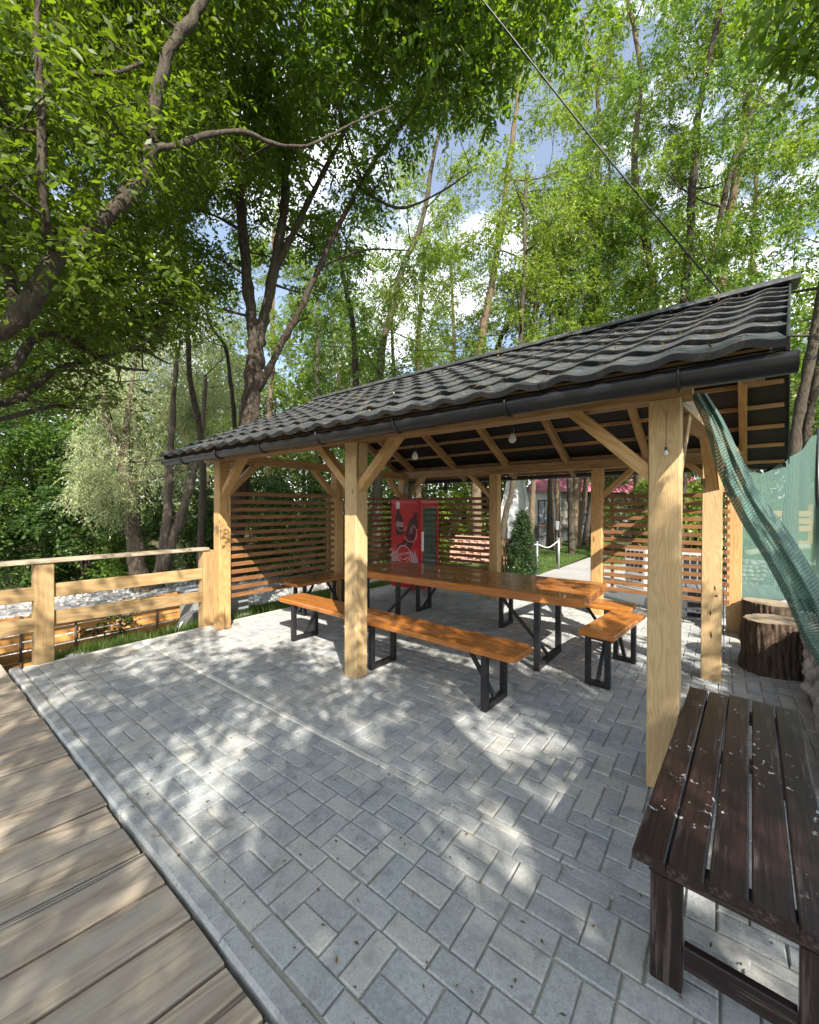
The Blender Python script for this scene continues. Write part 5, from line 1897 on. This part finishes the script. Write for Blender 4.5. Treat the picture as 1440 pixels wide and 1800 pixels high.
locust('slender tree close to the right of the straight dark trunk', [gz(at(1240, 960, 15)), at(1243, 560, 15), at(1252, 460, 15), at(1285, 300, 15), at(1330, 180, 15)], 0.10, 0.035, 16.0, 38, L_LOC, BARK, 5.5, 0.9, crown_r=1.7)
locust('tree with a leaning bare trunk right of the roof end', [gz(at(1385, 930, 11)), at(1398, 780, 11), at(1412, 690, 11), at(1432, 590, 11), at(1450, 480, 11), at(1470, 330, 11)], 0.10, 0.05, 10.5, 39, L_LOCD, BARK, 4.5, 0.9, crown_r=1.8)
for k, (px, d, w, lb) in enumerate(((889, 11.5, .075, 'thin leaning grey trunk in the gap between the back posts'), (935, 14.5, .10, 'trunk with a sunlit patch right behind the conifer'), (968, 16, .12, 'thickest trunk of the group before the grey house wall'), (981, 16.3, .09, 'slim trunk pressed against the thickest trunk of the group'), (1004, 15, .10, 'trunk beside the white lantern'), (1022, 17, .11, 'leaning trunk with a bright sunlit foot on the lawn'), (1036, 17.5, .10, 'trunk partly hidden by the right back post'))):
    lean_ = (14, 3, 0, -1, -2, 8, 9)[k]
    b = gz(at(px - lean_, 975, d))
    locust(lb, [b, at(px, 905, d), at(px + lean_ * .9, 850, d), at(px + lean_ * 1.6, 700, d), at(px + lean_ * 2, 560, d)], w * 1.1, 0.04, 10.5 + k * .4, 50 + k, (L_LOC, L_LOCD)[k % 2], (BARK, BARKL)[k % 2], 3.6, 0.75, crown_r=1.5, blossom=(k % 2 == 0))
PROTO = {}
for k, (px, d, h, lb) in enumerate(((560, 19, 12.5, 'bright leafy tree far behind the big forked tree'), (470, 20, 14.5, 'far leafy tree standing between the forks of the big tree'), (630, 23, 15, 'far leafy tree over the low end of the roof ridge'), (690, 21, 13, 'far leafy tree seen between the thin trunks in the middle'), (800, 20, 14, 'far leafy tree behind the tall tan trunk'), (960, 22, 15.5, 'far yellow green tree over the middle of the roof'), (1130, 23, 15, 'far yellow green tree left of the straight dark trunk'), (1310, 21, 14, 'far tree filling the view above the roof end'), (1420, 17, 13, 'leafy tree far behind the green net'), (1010, 17, 20, 'tallest flowering tree reaching the top of the view'), (1120, 16, 20.5, 'tall flowering tree beside the blue gap in the crowns'), (1300, 16, 19, 'tall flowering tree near the upper right corner'))):
    b = gz(at(px, 960, d))
    pk = ('flower' if k > 8 else 'leafy', k % 3 if k <= 8 else 0)
    if pk in PROTO:
        dup(PROTO[pk][0], b, R.uniform(1, 5), h / PROTO[pk][1], lb)
        continue
    PROTO[pk] = (None, h)
    PROTO[pk] = (locust(lb, [b, b + np.array([.1, 0, 3]), b + np.array([R.uniform(-.5, .5), 0, 6.5])], 0.15, 0.05, h, 70 + k, (L_LOC, L_LOCD)[k % 3 == 2], (BARK, BARKL)[k % 2], 2.0 if k < 9 else 6.5, 0.8, crown_r=2.0, leaf=(0.11, 0.048), blossom=(k > 4), name='flowering_tree' if k > 8 else 'leafy_tree'), h)

# ---- willow and its neighbours on the gravel bank
def generic(name, label, base, stems, clumps, bark, mat, seed, group=None, **kw):
    global NL
    tr = Tree(name, label, 'tree', base, bark, mat, group, seed)
    for pts, r0, r1 in stems:
        tr.stem(pts, r0, r1, 10, 6, 0.2)
    for c, rad, n in clumps(tr.rng):
        tr.clump(c, rad, n, **kw)
    NL += tr.finish()


dW = 15.0
def wil_clumps(rng):
    out = []
    for _ in range(110):
        px, py = rng.normal(270, 85), rng.uniform(560, 850)
        if px < 140 or px > 440:
            continue
        s = rng.uniform(.5, .85)
        out.append((at(px, py, dW + rng.uniform(-1.5, 2.5)), (s, s, s * .8), int(34 * s / .6)))
    for _ in range(20):
        out.append((at(rng.uniform(140, 215), rng.uniform(830, 905), dW - 1), (.6, .6, .4), 30))
    return out
generic('willow_tree', 'pale silvery willow with a forked trunk on the gravel bank', at(245, 1030, dW), [([at(246, 1040, dW), at(238, 960, dW), at(228, 880, dW), at(216, 820, dW), at(200, 770, dW), at(186, 730, dW), at(180, 660, dW)], .26, .08), ([at(220, 835, dW), at(222, 760, dW), at(228, 700, dW), at(240, 620, dW)], .12, .04), ([at(232, 900, dW), at(215, 885, dW), at(198, 868, dW)], .06, .02)], wil_clumps, BARKW, L_WIL, 81, None, tl=0.5, n=13, leaf=(0.10, 0.022), droop=0.9, flat=0.3)


def twin_clumps(rng):
    out = []
    for _ in range(55):
        px, py = rng.uniform(290, 430), rng.uniform(520, 760)
        s = rng.uniform(.4, .75)
        out.append((at(px, py, 14 + rng.uniform(-1, 2)), (s, s, s * .7), int(28 * s / .6)))
    return out
generic('willow_tree', 'willow with two reddish brown trunks splitting low behind the railing', at(288, 1020, 13), [([at(275, 1035, 13), at(285, 985, 13), at(293, 920, 13), at(297, 850, 13), at(302, 760, 13), at(310, 640, 13)], .17, .06), ([at(284, 1000, 13), at(303, 950, 13), at(322, 895, 13), at(336, 850, 13), at(352, 780, 13), at(362, 660, 13)], .16, .05)], twin_clumps, BARKW, L_WIL, 82, None, tl=0.5, n=13, leaf=(0.09, 0.022), droop=0.9, flat=0.3)


def sap_clumps(pts):
    def f(rng):
        out = []
        for px, py, d in pts:
            out.append((at(px, py, d), (.4, .4, .28), 16))
        return out
    return f
generic('sapling', 'thin sinuous sapling left of the forked tree', at(352, 1060, 9), [([at(352, 1070, 9), at(353, 960, 9), at(357, 830, 9), at(350, 750, 9), at(334, 660, 9), at(330, 560, 9), at(326, 470, 9), at(318, 390, 9)], .075, .03)], sap_clumps(((318, 400, 9), (300, 460, 9), (350, 440, 9.2), (290, 380, 9), (340, 350, 9), (360, 560, 9), (290, 560, 9))), BARK, L_LOCD, 83, 'thin saplings at the left', tl=0.35, n=11, leaf=(.075, .03))
generic('sapling', 'dark crooked sapling right against the forked trunk', at(412, 1050, 9.6), [([at(416, 1060, 9.6), at(414, 860, 9.6), at(412, 740, 9.6), at(404, 660, 9.6), at(396, 610, 9.6), at(370, 570, 9.6), at(362, 520, 9.6), at(380, 480, 9.6)], .055, .02)], sap_clumps(((380, 480, 9.6), (350, 500, 9.6), (400, 540, 9.6), (370, 600, 9.6))), BARKD, L_LOCD, 84, 'thin saplings at the left', tl=0.35, n=11, leaf=(.075, .03))


# ---- bushes and dark thicket at the left
def bush(name, label, c, rad, n, mat, seed, leaf=(0.12, 0.062), ntw=30, cat='bush', group='bushes at the wood edge', tl=.4, s0=.55):
    global NL
    base = gz(c)
    tr = Tree(name, label, cat, base, BARKD, mat, group, seed)
    rng = tr.rng
    for _ in range(4):
        a = rng.uniform(0, 6.28)
        tr.stem([base, base + np.array([.25 * math.cos(a), .25 * math.sin(a), rad[2] * .7]), base + np.array([.6 * rad[0] * math.cos(a), .6 * rad[1] * math.sin(a), rad[2] * 1.4])], 0.05, 0.012, 6, 4)
    cen = base + np.array([0, 0, rad[2] * 0.95])
    for _ in range(n):
        u = unit(rng.normal(size=3)) * rng.uniform(.3, 1) ** .5
        p = cen + u * np.array(rad)
        if p[2] < base[2] + .15:
            p[2] = base[2] + .3
        s = s0 * rng.uniform(.7, 1.3)
        tr.clump(p, (s, s, s * .7), ntw, tl, 11, leaf, 0.4, rng.uniform() < .35, 0.5, 2)
    NL += tr.finish()


for k, (px, d, rad, n, lb) in enumerate((
        (-40, 18, (2.6, 2.2, 3.6), 60, 'dark leafy bush at the left picture edge behind the gravel'),
        (70, 19, (2.4, 2.0, 3.4), 60, 'broad dark bush behind the near railing post'),
        (150, 17.5, (1.7, 1.5, 2.2), 40, 'mid green bush between the railing post and the willow'),
        (10, 22, (3.0, 2.2, 5.5), 70, 'tall dense green thicket tree at the far left'),
        (130, 23, (2.8, 2.2, 5.2), 70, 'tall dense thicket tree behind the broad dark bush'),
        (330, 19, (2.2, 1.8, 2.2), 40, 'dark bush behind the two reddish trunks'),
        (215, 16.5, (0.9, 0.8, 1.2), 20, 'small light green bush beside the willow foot'),
        (430, 17, (2.2, 1.8, 2.4), 40, 'leafy bush seen through the left slats'),
        (520, 15, (1.8, 1.6, 2.0), 36, 'green bush seen through the slats behind the far short bench'),
        (620, 17, (2.0, 1.6, 3.0), 40, 'bright bush behind the middle front post'),
        (780, 14.5, (1.5, 1.3, 1.5), 30, 'bush seen through the slats right of the fridge'),
        (1115, 21, (2.2, 1.6, 2.4), 40, 'bright bush above the pink roof'),
        (1215, 15, (1.6, 1.4, 1.8), 34, 'dark bush behind the slim post'),
        (1345, 24, (3.5, 2.0, 2.8), 50, 'bright bush on the slope behind the green net'))):
    bush('bush', lb, at(px, 940, d), rad, n, (L_BUSH, L_LOCD, L_BUSH, L_BUSH, L_LOCD)[k % 5] if k < 9 else (L_LOC, L_LOCD)[k % 2], 100 + k)
# dark conifer by the rope barrier
tr = Tree('conifer', 'dense dark green columnar conifer beside the rope barrier', 'conifer', gz(at(918, 1006, 9.55)), BARKD, L_THU, None, 140)
b = gz(at(918, 1006, 9.75), 0)
tr.stem([b, b + np.array([0, 0, .7]), b + np.array([0, 0, 1.45])], .03, .008, 6, 4)
rng = tr.rng
for _ in range(150):
    f = rng.uniform(0, 1)
    rad = 0.33 * (1 - f ** 1.8) + 0.03
    a = rng.uniform(0, 6.28)
    tr.clump(b + np.array([rad * math.cos(a) * .8, rad * math.sin(a) * .8, 0.06 + f * 1.42]), (.10, .10, .13), 14, .16, 8, (.05, .018), -0.5, False, .2)
NL += tr.finish()

# ---- trees out of view behind the camera: their crowns throw the dappled shade
def shade_tree(label, base, cen, rad, n, seed, extra=(), mat=L_WAL, ntw=34):
    global NL
    tr = Tree('shade_tree', label, 'tree', base, BARK, mat, 'trees shading the paved yard', seed)
    b, c = np.array(base, float), np.array(cen, float)
    tr.stem([b, b * .7 + c * .3, b * .3 + c * .7, c + np.array([0, 0, rad[2] * .5])], .2, .06, 10, 6, .3)
    rng = tr.rng
    for _ in range(n):
        u = unit(rng.normal(size=3)) * rng.uniform(.15, 1) ** .5
        s = rng.uniform(.34, .68)
        tr.clump(c + u * np.array(rad), (s, s, s * .6), int(ntw * s / .6), .40, 11, (.095, .048), .4, True, .5, 2)
    for p, s, m in extra:
        tr.clump(p, (s, s, s * .7), m, .34, 11, (.08, .038), .5, True, .5, 3)
    NL += tr.finish()


SHX = [(at(px, py, d), s, m) for px, py, d, s, m in ((1400, 20, 3.6, .26, 20), (1450, 60, 3.7, .28, 22), (1360, -40, 3.6, .3, 22), (1440, -30, 3.4, .35, 26), (1500, 0, 3.5, .4, 30), (1425, 95, 3.8, .16, 8))]
SHX += [((x, y, z), .55, 40) for x, y, z in ((3.0, 1.0, 4.0), (3.9, 1.3, 4.4), (4.6, 1.9, 4.2), (3.4, 1.9, 3.6), (5.2, 1.0, 5.0), (4.4, 0.6, 5.0), (3.7, 2.4, 4.0), (5.4, 2.4, 4.9))]
shade_tree('leafy tree whose dark lowest sprays hang into the upper right corner', (4.6, -0.9, -.1), (3.3, -1.1, 4.8), (3.0, 2.4, 1.2), 46, 201, SHX)
shade_tree('tall tree behind the deck shading the paving', (7.6, -4.0, -.1), (6.3, -3.1, 6.4), (2.8, 2.6, 1.5), 54, 202)
shade_tree('tree on the far side of the deck shading the planks', (1.6, -5.2, -.1), (1.9, -3.5, 5.0), (2.8, 2.1, 1.2), 44, 203, [((x, y, z), .5, 30) for x, y, z in ((-.6, -1.8, 5.2), (-1.3, -1.2, 5.4), (0.1, -2.3, 4.9), (-.4, -1.0, 4.6), (-1.9, -1.9, 5.6), (-1.0, -2.7, 5.4), (0.6, -1.5, 4.4), (-2.2, -.8, 5.0), (-1.6, -2.4, 4.6), (-2.8, -1.4, 5.8))])

# ---- far wood closing the view
rng = np.random.default_rng(300)
tr_L = []
m = 4400
ang = rng.uniform(-1.0, 0.95, m)
dist = rng.uniform(26, 44, m)
fwa = math.atan2(FW[0], FW[1])
hh = 18.5 * (0.72 + 0.28 * np.sin(ang * 17 + 1.3) * np.sin(ang * 7.3))
z = rng.uniform(0, 1, m) ** 0.8 * hh
cx = np.sin(fwa + ang) * dist
cy = np.cos(fwa + ang) * dist
C3 = np.stack([cx, cy, z + hgt(cx, cy) - .2], -1)
rep = 9
TP = np.repeat(C3, rep, 0) + rng.normal(size=(m * rep, 3)) * np.array([.75, .75, .5])
TD = unit(rng.normal(size=TP.shape) + np.array([0, 0, -.2]))
TL = rng.uniform(.5, .9, len(TP))
P, D, N, L, W = twig_leaves(TP, TD, TL, rng, 4, (0.36, 0.20), .3, .45)
V, Fq = leaf_arrays(P, D, N, L, W, False)
o = mobj('far_wood', np_mesh('far_wood', V, Fq, L_FAR, True))
o['kind'] = 'stuff'
# dark stems standing in it
mb = MB()
for _ in range(70):
    a, d = rng.uniform(-1, .95), rng.uniform(24, 36)
    x, y = math.sin(fwa + a) * d, math.cos(fwa + a) * d
    zz = float(hgt(x, y))
    mb.tube([(x, y, zz - .2), (x + rng.uniform(-.4, .4), y, zz + 4), (x + rng.uniform(-.9, .9), y, zz + 9)], [.17, .12, .05], 6)
o = mb.build('far_wood_stems', BARK, None, True)
o['kind'] = 'stuff'


# ------------------------------------------------------------------ grass, gravel, litter
def blades(name, X, Y, h0, h1, w, mat, dz=0.0, lean=0.5):
    n = len(X)
    Z = hgt(X, Y) + dz
    a = G.uniform(0, 6.28, n)
    h = G.uniform(h0, h1, n)
    B = np.stack([X, Y, Z], -1)
    s = np.stack([np.cos(a), np.sin(a), np.zeros(n)], -1) * (w * G.uniform(.6, 1.2, n))[:, None]
    ld = np.stack([np.cos(a + 1.57), np.sin(a + 1.57), np.zeros(n)], -1) * (h * G.uniform(0.05, lean, n))[:, None]
    up = np.array([0, 0, 1.0]) * h[:, None]
    V = np.stack([B - s, B + s, B + s * .5 + ld * .45 + up * .6, B - s * .5 + ld * .45 + up * .6, B + ld + up * .97], 1)
    i = np.arange(n)[:, None] * 5
    Fq = np.concatenate([i + np.array([[0, 1, 2, 3]]), i + np.array([[3, 2, 4, 4]])], 0)
    V = V.reshape(-1, 3)
    quads = i + np.array([[0, 1, 2, 3]])
    tri = i + np.array([[3, 2, 4]])
    F3 = np.concatenate([quads[:, [0, 1, 2]], quads[:, [0, 2, 3]], tri], 0)
    o = mobj(name, np_mesh(name, V, F3, mat, True))
    o['kind'] = 'stuff'
    return o


def clustered(n, x0, x1, y0, y1, ncl, sp):
    cx = G.uniform(x0, x1, ncl)
    cy = G.uniform(y0, y1, ncl)
    k = G.integers(0, ncl, n)
    return np.clip(cx[k] + G.normal(0, sp, n), x0, x1), np.clip(cy[k] + G.normal(0, sp, n), y0, y1)


X, Y = clustered(9000, -6.1, -5.40, 1.1, 2.75, 26, 0.09)
keep = ~((X > -5.50) & (Y > 2.5)) & (((Y > 1.45) | (X < -5.5)))
blades('verge_grass', X[keep], Y[keep], .06, .20, .003, GRASSM, 0.0)
X, Y = clustered(12000, -6.9, -5.40, 2.75, 6.8, 60, 0.14)
blades('verge_grass', X, Y, .07, .24, .0035, GRASSM, 0.0)
X, Y = G.uniform(-8.5, -3.45, 18000), 9.65 + 8 * G.uniform(0, 1, 18000) ** 1.6
blades('lawn_grass', X, Y, .03, .075, .005, GRASSM, 0.05)
X, Y = G.uniform(1.08, 6.5, 16000), 3.4 + 18 * G.uniform(0, 1, 16000) ** 1.2
blades('lawn_grass', X, Y, .03, .08, .006, GRASSM, 0.05)
X, Y = G.uniform(-2.8, 1.05, 9000), G.uniform(11.1, 18, 9000)
blades('lawn_grass', X, Y, .03, .075, .006, GRASSM, 0.05)
# weeds on the bank between the stakes
tr = Tree('weed', 'leafy weed growing up the low orange fence', 'weed', (-6.2, 1.75, -.3), BARKD, L_BUSH, None, 150)
tr.stem([np.array([-6.2, 1.7, -.3]), np.array([-6.18, 1.7, .0]), np.array([-6.15, 1.68, .25])], .006, .003, 5, 4)
for y, z in ((1.62, .05), (1.75, .18), (1.85, -.05), (1.95, .1)):
    tr.clump(np.array([-6.17, y, z]), (.09, .12, .10), 10, .16, 7, (.05, .028), .2, True, .5, 1)
NL += tr.finish()
# gravel of the river bank
n = 5000
X = -7.2 - 9.3 * G.uniform(0, 1, n) ** 0.85
Y = G.uniform(-6, 11.5, n)
Z = hgt(X, Y) + 0.03
base = [rock(20 + s, 1) for s in range(5)]
Vs, Fs, nb = [], [], 0
for s in range(5):
    v, f = base[s]
    idx = np.where(np.arange(n) % 5 == s)[0]
    sz = G.uniform(.035, .10, len(idx)) * (1 + 0.6 * (G.uniform(size=len(idx)) > .9))
    a = G.uniform(0, 6.28, len(idx))
    ca_, sa_ = np.cos(a), np.sin(a)
    vx = v[None, :, 0] * ca_[:, None] - v[None, :, 1] * sa_[:, None]
    vy = v[None, :, 0] * sa_[:, None] + v[None, :, 1] * ca_[:, None]
    VV = np.stack([vx * sz[:, None] + X[idx][:, None], vy * sz[:, None] * .8 + Y[idx][:, None], v[None, :, 2] * sz[:, None] * .55 + Z[idx][:, None]], -1)
    Vs.append(VV.reshape(-1, 3))
    Fs.append((np.arange(len(idx))[:, None, None] * len(v) + f[None] + nb).reshape(-1, 3))
    nb += len(idx) * len(v)
o = mobj('river_gravel', np_mesh('river_gravel', np.vstack(Vs), np.vstack(Fs), GRAVEL, True))
o['kind'] = 'stuff'
# dry leaves and crumbs on the roof and on the paving
LIT = leaf_mat('dry_litter', (0.10, 0.065, 0.03), (0.19, 0.13, 0.06), 0.15)
n = 800
s = G.uniform(0.02, 1, n) ** 1.2 * sl_len
x = G.uniform(-5.4, .2, n)
P = np.stack([x, EY0 + sdir.y * s, EZ0 + sdir.z * s], -1) + np.array([0, snor.y, snor.z]) * 0.045
D = unit(np.stack([G.normal(size=n), np.full(n, .5) * G.normal(size=n), G.normal(size=n) * .2], -1))
V, Fq = leaf_arrays(P, D, np.repeat(np.array([[0, snor.y, snor.z]]), n, 0), G.uniform(.012, .05, n), G.uniform(.008, .022, n), False)
o = mobj('roof_litter', np_mesh('roof_litter', V, Fq, LIT, True))
o['kind'] = 'stuff'
n = 800
P = np.stack([G.uniform(-5.2, .9, n), 0.75 + 5.5 * G.uniform(0, 1, n) ** 1.5, np.full(n, .006)], -1)
D = unit(np.stack([G.normal(size=n), G.normal(size=n), np.full(n, .15)], -1))
V, Fq = leaf_arrays(P, D, np.repeat(np.array([[0, 0, 1.0]]), n, 0), G.uniform(.008, .028, n), G.uniform(.005, .012, n), False)
o = mobj('paving_litter', np_mesh('paving_litter', V, Fq, LIT, True))
o['kind'] = 'stuff'
print('leaves', NL, 'objects', len(bpy.data.objects))
